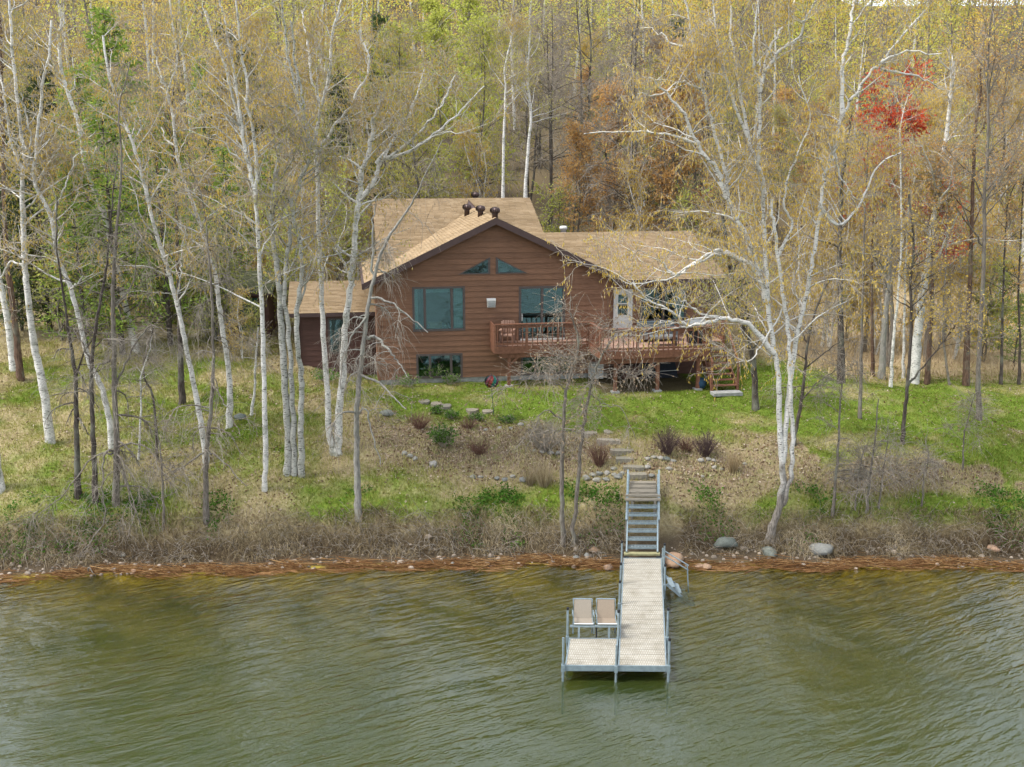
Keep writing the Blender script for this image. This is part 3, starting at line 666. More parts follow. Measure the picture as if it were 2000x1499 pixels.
shingles(rf, (-.5, -.46, EV + .012), (0, 1, 0), (cs, 0, SL * cs), [(0, 0), (8.6, 0), (8.6, Ls), (0, Ls)], 1)
shingles(rf, (11.1, -.46, EV + .012), (0, 1, 0), (-cs, 0, SL * cs), [(0, 0), (8.6, 0), (8.6, Ls), (0, Ls)], 2)
rc = MB(); 
for k in range(28):
    v0 = -.46 + k * .3; rc.prism([(5.1, v0, 7.325), (5.3, v0, 7.425), (5.5, v0, 7.325), (5.5, v0, 7.305), (5.3, v0, 7.40), (5.1, v0, 7.305)], (0, .31, .0))
rc.build('ridge_cap', M['shingle'], rf)
bk = MB(); S2 = .39
bk.prism([(.2, 1.5, 4.925), (4.7, 7.0, 7.07), (5.9, 7.0, 7.07), (8.4, 3.9, 5.861), (8.4, 9, 7.85), (.2, 9, 7.85)], (0, 0, -.17)); bk.prism([(.2, 9, 7.85), (8.4, 9, 7.85), (8.4, 13.6, 6.06), (.2, 13.6, 6.06)], (0, 0, -.17)); bk = bk.build('rear_roof', M['trim'], house)
c2 = 1 / math.hypot(1, S2); shingles(bk, (0, 1.5, 4.935), (1, 0, 0), (0, c2, S2 * c2), [(.14, 0), (4.7, 5.5 / c2), (5.2, 7.5 / c2), (.14, 7.52 / c2)], 3); shingles(bk, (0, 3.9, 5.871), (1, 0, 0), (0, c2, S2 * c2), [(8.46, 0), (8.46, 5.12 / c2), (5.1, 5.12 / c2), (5.6, 3.4 / c2)], 33)
MB().box((.5, 5.5, .0), (8.1, 12.5, 5.9)).build('rear_wall', M['siding'], house)
wr = MB(); S3 = .324
wr.prism([(11.0, -.4, 4.55), (16.0, -.4, 4.55), (16.0, 5, 6.3), (7.4, 5, 6.3)], (0, 0, -.17)); wr.prism([(7.4, 5, 6.3), (16, 5, 6.3), (16, 10, 4.68), (7.4, 10, 4.68)], (0, 0, -.17)); wr = wr.build('wing_roof', M['trim'], house)
c3 = 1 / math.hypot(1, S3); shingles(wr, (0, -.46, 4.542), (1, 0, 0), (0, c3, S3 * c3), [(11.1, 0), (16.06, 0), (16.06, 5.5 / c3), (7.45, 5.5 / c3)], 4)
MB().box((11.1, -.5, 4.36), (16.02, -.43, 4.57)).build('eave_board', M['trim'], wr); MB().prism([(15.5, .3, 4.4), (15.5, 5, 6.1), (15.5, 9.7, 4.5)], (.1, 0, 0)).build('gable_end', M['siding'], house)
def turbine(parent, u, v, w, s=1.0):
    mb = MB(); mb.lathe([(.17 * s, -.15), (.15 * s, .16 * s), (.18 * s, .2 * s)], 14, (u, v, w)); t = mb.build('turbine_vent', M['ventbrown'], parent, smooth=True)
    for k in range(16):
        a = 2 * math.pi * k / 16; q = []
        for j in range(7):
            ph = -1.15 + 2.3 * j / 6; r = .245 * s * math.cos(ph) ** .6; q.append((r, .36 * s + .17 * s * math.sin(ph), a + .22 * j / 6))
        fb = MB()
        for (r0, z0, a0), (r1, z1, a1) in zip(q[:-1], q[1:]):
            n = len(fb.v); dw = .15
            fb.v += [(u + r0 * math.cos(a0 - dw), v + r0 * math.sin(a0 - dw), w + z0), (u + (r0 + .02) * math.cos(a0 + dw), v + (r0 + .02) * math.sin(a0 + dw), w + z0), (u + (r1 + .02) * math.cos(a1 + dw), v + (r1 + .02) * math.sin(a1 + dw), w + z1), (u + r1 * math.cos(a1 - dw), v + r1 * math.sin(a1 - dw), w + z1)]
            fb.f.append((n, n + 1, n + 2, n + 3))
        fb.build('vane', M['ventbrown'], t)
    MB().lathe([(.12 * s, .505 * s), (.1 * s, .535 * s), (.02 * s, .545 * s)], 12, (u, v, w)).build('cap', M['ventbrown'], t, smooth=True)
    MB().lathe([(.13 * s, .18 * s), (.13 * s, .5 * s)], 10, (u, v, w)).build('throat', M['black'], t)
turbine(rf, 5.32, .05, 7.40, .86); turbine(rf, 5.05, 3.0, 7.33, .86); turbine(rf, 4.75, 6.0, 7.25, .86); turbine(bk, 5.6, 9.5, 7.72, .85)
MB().lathe([(.14, -.6), (.14, .12), (.2, .14), (.2, .26), (.12, .3)], 12, (9.6, 5.7, 6.3)).build('vent_pipe', M['white'], wr, smooth=True)
# low entry wing on the other side
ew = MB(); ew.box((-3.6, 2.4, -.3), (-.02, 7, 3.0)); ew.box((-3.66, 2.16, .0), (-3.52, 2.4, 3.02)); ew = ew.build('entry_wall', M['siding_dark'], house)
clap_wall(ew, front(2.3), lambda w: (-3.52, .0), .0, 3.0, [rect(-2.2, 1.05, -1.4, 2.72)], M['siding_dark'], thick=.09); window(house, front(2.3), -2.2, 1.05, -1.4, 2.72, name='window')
er = MB(); er.prism([(-3.95, 1.8, 3.05), (-.02, 1.8, 3.05), (-.02, 5, 4.12), (-3.95, 5, 4.12)], (0, 0, -.16)); er.prism([(-3.95, 5, 4.12), (-.02, 5, 4.12), (-.02, 8, 3.1), (-3.95, 8, 3.1)], (0, 0, -.16)); er.box((-4, 1.72, 2.88), (-.02, 1.79, 3.06)); er = er.build('entry_roof', M['trim'], house)
S4 = 1.07 / 3.2; c4 = 1 / math.hypot(1, S4); shingles(er, (0, 1.74, 3.04), (1, 0, 0), (0, c4, S4 * c4), [(-4.0, 0), (-.03, 0), (-.03, 3.26 / c4), (-4.0, 3.26 / c4)], 5)

# things on the window sill
p = h2w(2.62, .32, 2.47); bs = empty('wicker_basket', p, 'tan wicker basket on the sill inside the big upper window', 'basket', rz=H_A)
mb = MB(); mb.box((-.28, -.1, 0), (.28, .1, .24)); mb.build('body', M['wicker'], bs); MB().box((-.30, -.12, .24), (.30, .12, .28)).build('rim', M['wicker'], bs)
for du, lb in ((3.06, 'white jar next to the wicker basket in the upper window'), (3.2, 'white jar nearest the mullion in the upper window')):
    j = empty('jar', h2w(du, .3, 2.47), lb, 'jar', rz=H_A); MB().lathe([(.04, 0), (.055, .03), (.055, .13), (.035, .16), (.035, .19)], 12).build('body', M['white'], j, smooth=True)

# ------------------------------------------------------------------ deck
DO = np.array([9.8, -1.5, 0.0]); deck = empty('wooden_deck', h2w(*DO), 'red-brown wooden deck with railing along the front of the house', 'deck', rz=H_A)
class DB(MB):
    def build(s, name, mat, parent=None, smooth=False, off=None):
        s.v = [tuple(np.asarray(p, float) - DO) for p in s.v]; return MB.build(s, name, mat, parent, smooth)
FZ = 1.85; VF = -3.3; UW = 9.4; VL = -1.35
for k in range(9): DB().box((5.12, VL + .02 + k * .147, FZ - .035), (UW, VL + .02 + k * .147 + .138, FZ)).build('floor_board', M['deckfloor'], deck)
for k in range(24):
    v0 = VF + .02 + k * .147; DB().box((UW + .005, v0, FZ - .035), (14.3 if v0 < -1.65 else 15.55, v0 + .138, FZ)).build('floor_board', M['deckfloor'], deck)
fs = DB(); fs.box((5.08, VL - .04, FZ - .33), (UW - .02, VL, FZ - .002)); fs.box((5.06, VL, FZ - .33), (5.1, 0, FZ - .002)); fs.box((UW - .04, VF - .04, FZ - .33), (14.34, VF, FZ - .002)); fs.box((UW - .04, VF, FZ - .33), (UW, VL - .045, FZ - .002)); fs.box((14.3, VF, FZ - .33), (14.34, -1.68, FZ - .002)); fs.build('fascia', M['deckwood'], deck)
bmm = DB(); bmm.box((5.3, VL + .12, FZ - .55), (UW, VL + .24, FZ - .34)); bmm.box((UW, VF + .2, FZ - .58), (14.2, VF + .32, FZ - .34)); bmm.build('beam', M['deckwood'], deck)
for (u, v) in ((5.75, VL + .18), (10.15, VF + .26), (12.05, VF + .26), (13.9, VF + .26), (15.3, -.6)):
    DB().box((u - .07, v - .07, -.35), (u + .07, v + .07, FZ - .33)).build('post', M['deckwood'], deck); DB().box((u - .17, v - .17, -.3), (u + .17, v + .17, .04)).build('post_footing', M['concrete'], deck)
for (u, v, s) in ((5.75, VL + .18, 1), (10.15, VF + .26, 1), (12.05, VF + .26, -1)): DB().bar((u, v, .95), (u + .5 * s, v, FZ - .45), .09, .09).build('brace', M['deckwood'], deck)
RT = FZ + .98
def rail(a, b, n_post=2, gap=.215):
    a = np.array(a, float); b = np.array(b, float); d = b - a; ln = np.linalg.norm(d); e = d / ln
    A = (*a, RT); B = (*b, RT)
    DB().bar(A, B, .14, .045).build('top_rail', M['deckwood'], deck); DB().bar((*a, RT - .11), (*b, RT - .11), .04, .12).build('side_rail', M['deckwood'], deck)
    DB().bar((*a, FZ + .10), (*b, FZ + .10), .04, .09).build('bottom_rail', M['deckwood'], deck)
    for k in range(n_post):
        q = a + d * (k / max(1, n_post - 1)); DB().box((q[0] - .05, q[1] - .05, FZ - .3), (q[0] + .05, q[1] + .05, RT - .03)).build('rail_post', M['deckwood'], deck)
    n = int(ln / gap); src = None
    for k in range(n):
        q = a + e * (k + .5) * ln / n
        if src is None: src = DB().box((DO[0] - .022, DO[1] - .022, FZ - .12), (DO[0] + .022, DO[1] + .022, RT - .05)).mesh('baluster', M['deckwood'])
        if k == 0: src.transform(Matrix.Translation((-DO[0], -DO[1], 0)))
        o = bpy.data.objects.new('baluster', src); link(o, deck); o.location = (q[0] - DO[0], q[1] - .03 - DO[1], 0)
rail((5.1, VL), (UW - .05, VL), 4); rail((UW, VF), (14.3, VF), 4); rail((14.3, VF), (14.3, -1.7), 2); rail((UW, VF + .1), (UW, VL - .05), 2)
lp = DB(); lp.box((5.05, VL, FZ), (5.09, -.02, RT - .02)); lp.build('privacy_panel', M['deckwood'], deck)
rail((15.55, -1.6), (15.55, .2), 2)
for k in range(8):
    z = FZ - .2 * (k + 1); v = -1.66 - .24 * k
    DB().box((14.42, v - .26, z - .04), (15.5, v, z)).build('stair_tread', M['deckwood'], deck)
for u in (14.38, 15.5): DB().prism([(u, -1.6, FZ - .02), (u, -1.6, FZ - .4), (u, -3.52, .0), (u, -3.62, .0), (u, -3.62, .24)], (.045, 0, 0)).build('stair_stringer', M['deckwood'], deck)
for u in (14.36, 15.56):
    DB().bar((u, -1.66, RT), (u, -3.55, RT - 1.58), .05, .1).build('stair_rail', M['deckwood'], deck); DB().box((u - .045, -3.6, -.1), (u + .045, -3.51, RT - 1.5)).build('rail_post', M['deckwood'], deck)
DB().box((14.3, -4.1, -.12), (15.6, -3.55, .02)).build('stair_pad', M['concrete'], deck)
# lattice under the deck
lt = DB()
for k in range(-5, 10):
    for s in (1, -1):
        a = 10.7 + k * .12; q0 = max(11.0, min(11.9, a)); 
        lt.bar((11.0 + (k + 5) * .06, -.12 - .006 * s, 1.3 if s > 0 else .78), (11.0 + (k + 5) * .06 + s * .0 + .5 * (1 if s > 0 else 1), -.12 - .006 * s, .78 if s > 0 else 1.3), .008, .03, (0, 1, 0))
lt.build('lattice_panel', M['lattice'], deck)

# things on and under the deck
def at_h(name, u, v, w, label, cat, rz=0): return empty(name, h2w(u, v, w), label, cat, rz=H_A + rz)
c = at_h('deck_chair', 5.75, -.65, FZ, 'wooden armchair on the narrow end of the deck', 'chair', -.3)
MB().box((-.3, -.28, .36), (.3, .28, .41)).build('seat', M['deckfloor'], c)
for x in (-.28, .28):
    for y in (-.26, .26): MB().box((x - .03, y - .03, 0), (x + .03, y + .03, .6 if y < 0 else .95)).build('leg', M['deckfloor'], c)
    MB().box((x - .06, -.32, .6), (x + .06, .3, .64)).build('armrest', M['deckfloor'], c)
for k in range(5): MB().box((-.24 + k * .11, .22, .45), (-.16 + k * .11, .26, 1.0)).build('back_slat', M['deckfloor'], c)
c = at_h('patio_sofa', 12.6, -1.0, FZ, 'blue-grey cushioned patio sofa behind the deck railing', 'sofa')
MB().box((-.9, -.35, .12), (.9, .35, .34)).build('base', M['grey'], c)
for x in (-.58, 0, .58):
    MB().box((x - .28, -.36, .345), (x + .28, .2, .48)).build('seat_cushion', M['cushion'], c); MB().box((x - .28, .21, .345), (x + .28, .36, .85)).build('back_cushion', M['cushion'], c)
for x in (-.92, .86): MB().box((x, -.36, .0), (x + .06, .37, .62)).build('arm', M['grey'], c)
c = at_h('patio_table', 12.5, -2.2, FZ, 'low dark table in front of the patio sofa', 'table')
MB().box((-.6, -.3, .4), (.6, .3, .44)).build('top', M['grey'], c)
for x in (-.54, .54):
    for y in (-.25, .25): MB().box((x - .025, y - .025, 0), (x + .025, y + .025, .4)).build('leg', M['black'], c)
c = at_h('barbecue_grill', 14.0, -2.3, FZ, 'grey hooded barbecue grill at the stair end of the deck', 'grill')
MB().box((-.35, -.25, .1), (.35, .25, .8)).build('cabinet', M['black'], c)
MB().prism([(-.38, -.3, .82), (-.38, -.3, .98), (-.38, -.18, 1.14), (-.38, .12, 1.16), (-.38, .28, 1.02), (-.38, .28, .82)], (.76, 0, 0)).build('hood', M['grey'], c)
for s in (-1, 1): MB().box((s * .4 if s > 0 else -.72, -.25, .8), (.72 if s > 0 else -.4, .25, .84)).build('side_shelf', M['grey'], c)
MB().tube([(-.25, -.34, .95), (.25, -.34, .95)], .018).build('handle', M['black'], c)
c = at_h('storage_box', 11.55, -.35, 0, 'brown storage box under the deck beside the post', 'box'); MB().box((-.35, -.2, 0), (.35, .25, .5)).build('body', M['siding_dark'], c); MB().box((-.38, -.23, .5), (.38, .28, .56)).build('lid', M['bark'] if False else M['siding_dark'], c)
c = at_h('air_conditioner', 9.95, -.3, 0, 'pale air conditioner unit under the deck near the house corner', 'air conditioner'); MB().box((-.3, -.2, .05), (.3, .25, .75)).build('casing', M['white'], c)
for k in range(8): MB().box((-.27, -.225, .12 + k * .075), (.27, -.203, .15 + k * .075)).build('louver', M['grey'], c)
c = at_h('tarpaulin_stack', 13.0, -.2, 0, 'dark blue tarpaulin covered pile in the shade under the deck', 'pile'); MB().hexa([(-.8, -.4, 0), (.8, -.4, 0), (.8, .3, 0), (-.8, .3, 0), (-.7, -.25, .95), (.6, -.2, 1.15), (.65, .28, 1.1), (-.7, .28, .95)]).build('cover', M['tarp'], c); MB().tube([(-.8, -.42, .3), (.82, -.42, .35)], .015).build('rope', M['white'], c)
c = at_h('flower_pot', 14.1, -2.95, 0, 'blue glazed pot by the deck post near the stairs', 'pot'); MB().lathe([(.13, 0), (.2, .1), (.24, .28), (.2, .4), (.23, .43), (.21, .44), (.17, .38)], 18).build('body', M['blue'], c, smooth=True); MB().lathe([(.18, .36), (.02, .38)], 14).build('soil', M['bark_dark'], c)

# brown shed with the green door, set back among the trees
sp = ground_px(488, 662); shed = empty('garden_shed', sp, 'brown shed with a green door behind the birches', 'shed', rz=math.radians(4))
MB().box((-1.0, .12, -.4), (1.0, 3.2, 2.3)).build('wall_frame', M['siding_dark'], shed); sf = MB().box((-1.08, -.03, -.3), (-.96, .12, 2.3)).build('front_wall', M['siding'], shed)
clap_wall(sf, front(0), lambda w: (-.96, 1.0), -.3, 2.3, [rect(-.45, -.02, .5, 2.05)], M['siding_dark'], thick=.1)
gd = MB().box((-.45, .0, 0), (.5, .05, 2.03)).build('door', M['green_door'], shed); MB().tube([(.4, -.01, 1.0), (.4, -.06, 1.0)], .03).build('handle', M['grey'], gd)
for (a, b) in ((.15, .95), (1.1, 1.9)): MB().box((-.3, -.012, a), (.35, .01, b)).build('door_panel', M['green_door'], gd)
sr = MB().prism([(-1.3, -.4, 2.32), (1.3, -.4, 2.32), (1.3, 1.7, 3.2), (-1.3, 1.7, 3.2)], (0, 0, -.1)).prism([(-1.3, 1.7, 3.2), (1.3, 1.7, 3.2), (1.3, 3.6, 2.4), (-1.3, 3.6, 2.4)], (0, 0, -.1)).build('roof', M['trim'], shed)
s5 = .88 / 2.1; c5 = 1 / math.hypot(1, s5); shingles(sr, (0, -.42, 2.325), (1, 0, 0), (0, c5, s5 * c5), [(-1.32, 0), (1.32, 0), (1.32, 2.12 / c5), (-1.32, 2.12 / c5)], 6).data.materials[0] = plain('mossy_shingles', (.11, .115, .06), .95, var=.3, island=.25)
# ------------------------------------------------------------------ dock
def panel_mat():
    m, nt, out = new_mat('cream_dock_panels')
    v = wcoords(nt, (1, 1, 1), (0, 0, math.radians(7.1)))
    b = N(nt, 'ShaderNodeTexBrick'); b.inputs['Scale'].default_value = 1.0; b.inputs['Brick Width'].default_value = .062; b.inputs['Row Height'].default_value = .13; b.inputs['Mortar Size'].default_value = .011; b.inputs['Mortar Smooth'].default_value = .4
    b.inputs['Color1'].default_value = (.36, .335, .28, 1); b.inputs['Color2'].default_value = (.41, .385, .33, 1); b.inputs['Mortar'].default_value = (.27, .24, .185, 1); L(nt, v, b.inputs['Vector'])
    n = noise(nt, 1.6, 5, .65, wcoords(nt)); c = mixc(nt, 1.0, b.outputs[0], ramp(nt, n, [(.28, (.68, .66, .61)), (.55, (1, 1, 1))]), 'MULTIPLY')
    oi = N(nt, 'ShaderNodeObjectInfo'); c = mixc(nt, 1.0, c, ramp(nt, oi.outputs['Random'], [(0, .93), (1, 1.03)]), 'MULTIPLY')
    bsdf(nt, out, c, .7, 0, .25, b.outputs['Fac'], -.3, .005); return m
M['panel'] = panel_mat(); M['alu'] = plain('galvanised_aluminium', (.26, .32, .34), .38, .35, .18, 9); M['sling'] = plain('tan_sling_fabric', (.26, .205, .15), .85, var=.1, scale=50)
M['sling2'] = plain('faded_sling_fabric', (.27, .23, .18), .85, var=.12, scale=50); M['oldwood'] = plain('weathered_grey_planks', (.27, .235, .18), .85, var=.35, scale=2, stretch=(2, 14, 14), island=.15); M['sillwood'] = plain('mossy_plank', (.27, .25, .13), .85, var=.3, scale=5)
D0 = np.array([2.80, 24.73, 0.]); DA = np.array([math.sin(math.radians(7.1)), math.cos(math.radians(7.1)), 0]); DRt = np.array([math.cos(math.radians(.8)), -math.sin(math.radians(.8)), 0])
def dk(s, t, z): return tuple(D0 + DA * s + DRt * t + np.array([0, 0, z]))
def dkbox(mb, s0, s1, t0, t1, z0, z1):
    return mb.hexa([dk(s0, t0, z0), dk(s0, t1, z0), dk(s1, t1, z0), dk(s1, t0, z0), dk(s0, t0, z1), dk(s0, t1, z1), dk(s1, t1, z1), dk(s1, t0, z1)])
class OB(MB):
    def __init__(s, off): MB.__init__(s); s.off = np.asarray(off, float)
    def build(s, name, mat, parent=None, smooth=False, loc=None):
        s.v = [tuple(np.asarray(p, float) - s.off) for p in s.v]; return MB.build(s, name, mat, parent, smooth)
dpos = np.array(dk(0, .6, 0)); dock = empty('boat_dock', dpos, 'cream panelled dock on aluminium posts reaching into the lake', 'dock')
DZ = .45; WD = 1.28
n = 24; LD = 7.37
for k in range(n):
    a = LD * k / n; mb = OB(dpos); dkbox(mb, a + .007, a + LD / n - .007, .035, WD - .035, DZ - .04, DZ); mb.build('deck_panel', M['panel'], dock)
for k in range(5):
    a = 1.52 * k / 5; mb = OB(dpos); dkbox(mb, a + .004, a + 1.52 / 5 - .004, -1.36, -.075, DZ - .04, DZ); mb.build('deck_panel', M['panel'], dock)
for (s0, s1, t0, t1) in ((0, LD, 0, .032), (0, LD, WD - .032, WD), (-.04, -.002, -1.40, WD), (LD + .002, LD + .04, 0, WD), (0, 1.52, -1.40, -1.365), (0, 1.52, -.07, -.03), (1.524, 1.56, -1.40, -.03)):
    mb = OB(dpos); dkbox(mb, s0, s1, t0, t1, DZ - .15, DZ + .008); mb.build('frame_rail', M['alu'], dock)
for s in (1.6, 3.2, 4.8, 6.3):
    mb = OB(dpos); dkbox(mb, s, s + .06, .035, WD - .035, DZ - .15, DZ - .05); mb.build('cross_member', M['alu'], dock)
def post(s, t, top, col=True):
    z0 = float(gh(*dk(s, t, 0)[:2])) - .1; mb = OB(dpos); mb.tube([dk(s, t, z0), dk(s, t, top)], .03, 10); o = mb.build('post', M['alu'], dock)
    if col:
        mb = OB(dpos); mb.tube([dk(s, t, top - .02), dk(s, t, top + .05)], .036, 10); mb.build('post_cap', M['black'], o)
    mb = OB(dpos); dkbox(mb, s - .05, s + .05, t - .045, t + .045, DZ - .16, DZ + .03); mb.build('post_bracket', M['alu'], o)
for (s, t, h, cc) in ((-.03, -1.45, .8, 0), (-.06, -.05, .62, 0), (-.03, WD + .05, .75, 1), (1.6, -1.45, .85, 1), (1.55, -.04, .8, 1), (3.8, -.05, .7, 1), (5.3, -.05, .65, 1), (6.9, -.05, .75, 1), (1.6, WD + .05, .85, 1), (5.2, WD + .05, .65, 1), (6.7, WD + .06, .75, 1)): post(s, t, DZ + h, cc)
# two sling chairs on one bench frame behind the platform
for (px, lb, mt) in ((1140, 'faded tan sling chair on the dock, farther from the walkway', 'sling2'), (1186, 'tan sling chair on the dock, next to the walkway', 'sling')):
    p = atz(px, 1219, .87); c = empty('dock_chair', (p[0], p[1], DZ), lb, 'chair', rz=math.radians(-1))
    mb = MB(); a, b = (-.24, -.0, .42), (-.24, .46, .37)
    mb.hexa([(-.25, -.0, .415), (.25, -.0, .415), (.25, .47, .36), (-.25, .47, .36), (-.25, 0, .435), (.25, 0, .435), (.25, .46, .38), (-.25, .46, .38)]); mb.build('seat', M[mt], c)
    mb = MB(); mb.hexa([(-.25, .44, .37), (.25, .44, .37), (.25, .46, .36), (-.25, .46, .36), (-.235, .66, .85), (.235, .66, .85), (.235, .68, .84), (-.235, .68, .84)]); mb.build('backrest', M[mt], c)
    for x in (-.265, .265):
        MB().tube([(x, -.02, .43), (x, .46, .37), (x, .68, .86)], .016).build('side_rail', M['alu'], c); MB().tube([(x * 1.1, .02, .42), (x * 1.1, .0, .63), (x * 1.1, .48, .60), (x * 1.1, .5, .47)], .016).build('armrest', M['alu'], c)
        MB().tube([(x * 1.1, .05, .42), (x * 1.1, .05, -.25 if px > 1160 else .1)], .018).build('leg', M['black'] if px > 1160 else M['alu'], c); MB().tube([(x, .44, .37), (x, .5, -.1)], .018).build('leg', M['alu'], c)
    MB().tube([(-.27, .68, .86), (.27, .68, .86)], .016).build('top_bar', M['alu'], c); MB().tube([(-.27, -.02, .43), (.27, -.02, .43)], .018).build('front_bar', M['white'], c)
q1 = atz(1131, 1222, .85); bf = empty('bench_frame', (q1[0], q1[1], DZ), 'aluminium bench frame carrying the two sling chairs at the platform edge', 'frame')
MB().bar((-.25, .05, .36), (1.15, .03, .36), .05, .05).build('cross_bar', M['alu'], bf)
for x in (0, .84): MB().bar((x, .04, -.12), (x, .04, .34), .055, .055).build('upright', M['alu'], bf)
# aluminium stairs up the bank
sp = np.array(dk(7.5, .6, DZ)); st = empty('bank_stairs', sp, 'aluminium stairs from the dock up the bank', 'stairs')
def ob(): return OB(sp)
for t in (.10, 1.14):
    mb = ob(); mb.bar(dk(7.62, t, .55), dk(10.75, t, 2.27), .05, .14); mb.build('stringer', M['alu'], st)
    mb = ob(); mb.bar(dk(8.75, t + (.04 if t > .5 else -.04), 1.30), dk(10.85, t + (.04 if t > .5 else -.04), 2.44), .06, .05); mb.build('side_rail', M['alu'], st)
for k in range(6):
    z = .66 + .195 * k; s = 7.85 + .265 * k; mb = ob(); dkbox(mb, s, s + .03, .13, 1.11, z - .07, z); dkbox(mb, s + .19, s + .22, .13, 1.11, z - .03, z)
    for j in range(20):
        t = .15 + j * .0485; dkbox(mb, s + .031, s + .189, t, t + .026, z - .02, z - .004)
    mb.build('tread', M['alu'], st)
mb = ob(); dkbox(mb, 7.5, 7.68, .02, 1.22, .50, .56); mb.build('bottom_plank', M['sillwood'], st)
for t in (0.02, 1.10): mb = ob(); dkbox(mb, 7.42, 7.72, t, t + .16, -.1, .49); mb.build('foot_block', M['black'], st)
for t in (.05, 1.19): mb = ob(); mb.bar(dk(9.0, t, -.1), dk(9.0, t, 1.35), .06, .06); mb.build('support_post', M['oldwood'], st)
lp_ = np.array(dk(10.0, .6, 1.9)); lnd = empty('landing_boards', lp_, 'weathered plank landing at the top of the bank stairs', 'landing')
for k, (s, wd_, z) in enumerate(((9.45, .2, 1.80), (9.67, .19, 1.88), (9.9, .34, 1.93), (10.27, .3, 1.98), (10.6, .24, 2.03))):
    mb = OB(lp_); dkbox(mb, s, s + wd_, .0 if k < 2 else .15, 1.24 if k < 2 else 1.09, z - .06, z); mb.build('plank', M['oldwood'], lnd)
for t in (.2, 1.0): mb = OB(lp_); dkbox(mb, 9.5, 9.6, t, t + .09, 1.0, 1.73); mb.build('stump_post', M['oldwood'], lnd)
# swim stairs with handrails, beside the dock
wp = np.array(dk(5.75, 1.32, DZ)); ws = empty('swim_stairs', wp, 'aluminium steps with double handrail going down into the water', 'stairs')
def sw_(x, y, z): return (x, y, z)
for y in (-.38, .38): MB().bar((.04, y, -.04), (.95, y, -.85), .03, .09).build('stringer', M['alu'], ws)
for k in range(4): MB().box((.14 + k * .22, -.36, -.16 - k * .2), (.30 + k * .22, .36, -.135 - k * .2)).build('tread', M['alu'], ws)
for z in (0, -.16): MB().tube([(-.02, .42, .80 + z), (.85, .42, .25 + z)], .02).build('handrail', M['alu'], ws)
MB().tube([(.80, .42, .30), (.90, .42, -.9)], .02).build('rail_post', M['alu'], ws); MB().tube([(0.0, .42, -.1), (0.0, .42, .85)], .024).build('rail_post', M['alu'], ws)

# ------------------------------------------------------------------ stones
def rock_mesh(seed, flat=.6):
    rng = np.random.RandomState(seed); nu, nv = 14, 9; V_, F_ = [], []
    ax = rng.normal(0, 1, (5, 3)); ph = rng.uniform(0, 6, 5)
    for j in range(nv):
        th = math.pi * (j + .02) / (nv - .96)
        for i in range(nu):
            a = 2 * math.pi * i / nu; d = np.array([math.sin(th) * math.cos(a), math.sin(th) * math.sin(a), math.cos(th)])
            r = 1 + .10 * sum(math.sin(2.2 * d @ ax[k] + ph[k]) for k in range(5)) + .07 * abs(math.sin(4 * d @ ax[0] + ph[1])) - .09 * abs(math.sin(3.5 * d @ ax[2] + ph[3])) + .04 * math.sin(9 * d @ ax[3] + ph[2]); p = d * r * .5; p[2] *= flat; p[2] = max(p[2], -.24 * flat); V_.append(p)
    for j in range(nv - 1):
        for i in range(nu): F_.append((j * nu + i, j * nu + (i + 1) % nu, (j + 1) * nu + (i + 1) % nu, (j + 1) * nu + i))
    F_.append(tuple(range(nu))[::-1]); F_.append(tuple((nv - 1) * nu + i for i in range(nu)))
    return np.array(V_), F_
def stone_mat(name, col):
    m, nt, out = new_mat(name); oi = N(nt, 'ShaderNodeObjectInfo'); g = N(nt, 'ShaderNodeNewGeometry')
    n1 = noise(nt, 14, 5, .7, wcoords(nt)); n2 = noise(nt, 3, 4, .6, wcoords(nt)); c = ramp(nt, n1, [(.3, tuple(x * .7 for x in col)), (.7, tuple(min(1, x * 1.25) for x in col))])
    c = mixc(nt, 1.0, c, ramp(nt, oi.outputs['Random'], [(0, (.7, .72, .72)), (.5, (1, .97, .9)), (1, (1.2, 1.15, 1.1))]), 'MULTIPLY'); c = mixc(nt, ramp(nt, n2, [(.55, 0.), (.75, .6)]), c, (.18, .18, .13))
    bsdf(nt, out, c, .85, 0, .2, n1, .4, .02); return m
M['stone'] = stone_mat('grey_fieldstone', (.25, .245, .225)); M['stonepink'] = stone_mat('pinkish_granite', (.29, .195, .135)); M['stonedark'] = stone_mat('grey_green_stone', (.14, .155, .14)); M['slab'] = stone_mat('stone_slab', (.26, .235, .19))
rocks = []
for k in range(7):
    v_, f_ = rock_mesh(50 + k); me = bpy.data.meshes.new('stone')
    me.from_pydata([tuple(p) for p in v_], [], f_); me.polygons.foreach_set('use_smooth', [True] * len(me.polygons)); rocks.append(me)
RNG = random.Random(5)
def stone(name, px, py, wpx, label, group=None, mat='stone', flat=1.0, sink=.12, cat='stone'):
    p = ground_px(px, py); w_ = wpx * 1.15 / ppm(p); me = RNG.choice(rocks).copy(); me.materials.append(M[mat])
    o = bpy.data.objects.new(name, me); link(o); o.location = (p[0], p[1], max(p[2], -.05) + w_ * .05 * flat); o.scale = (w_, w_ * RNG.uniform(.7, .95), w_ * RNG.uniform(.75, 1.05) * flat); o.rotation_euler = (RNG.uniform(-.15, .15), RNG.uniform(-.15, .15), RNG.uniform(0, 6.28))
    return tag(o, label, cat, group)
G1 = 'stones in the border rows of the garden'
for (x, y, w_) in ((791, 887, 14), (801, 892, 13), (811, 898, 12), (923, 934, 15), (938, 934, 11), (971, 937, 13), (986, 938, 12), (1001, 933, 14), (1022, 940, 15), (948, 842, 10), (976, 839, 11), (997, 838, 10), (1017, 831, 13), (1044, 882, 11), (1060, 884, 12), (1075, 886, 12), (1090, 887, 11)):
    stone('field_stone', x, y, w_, 'small rounded fieldstone in a low border row of the left garden bed', G1)
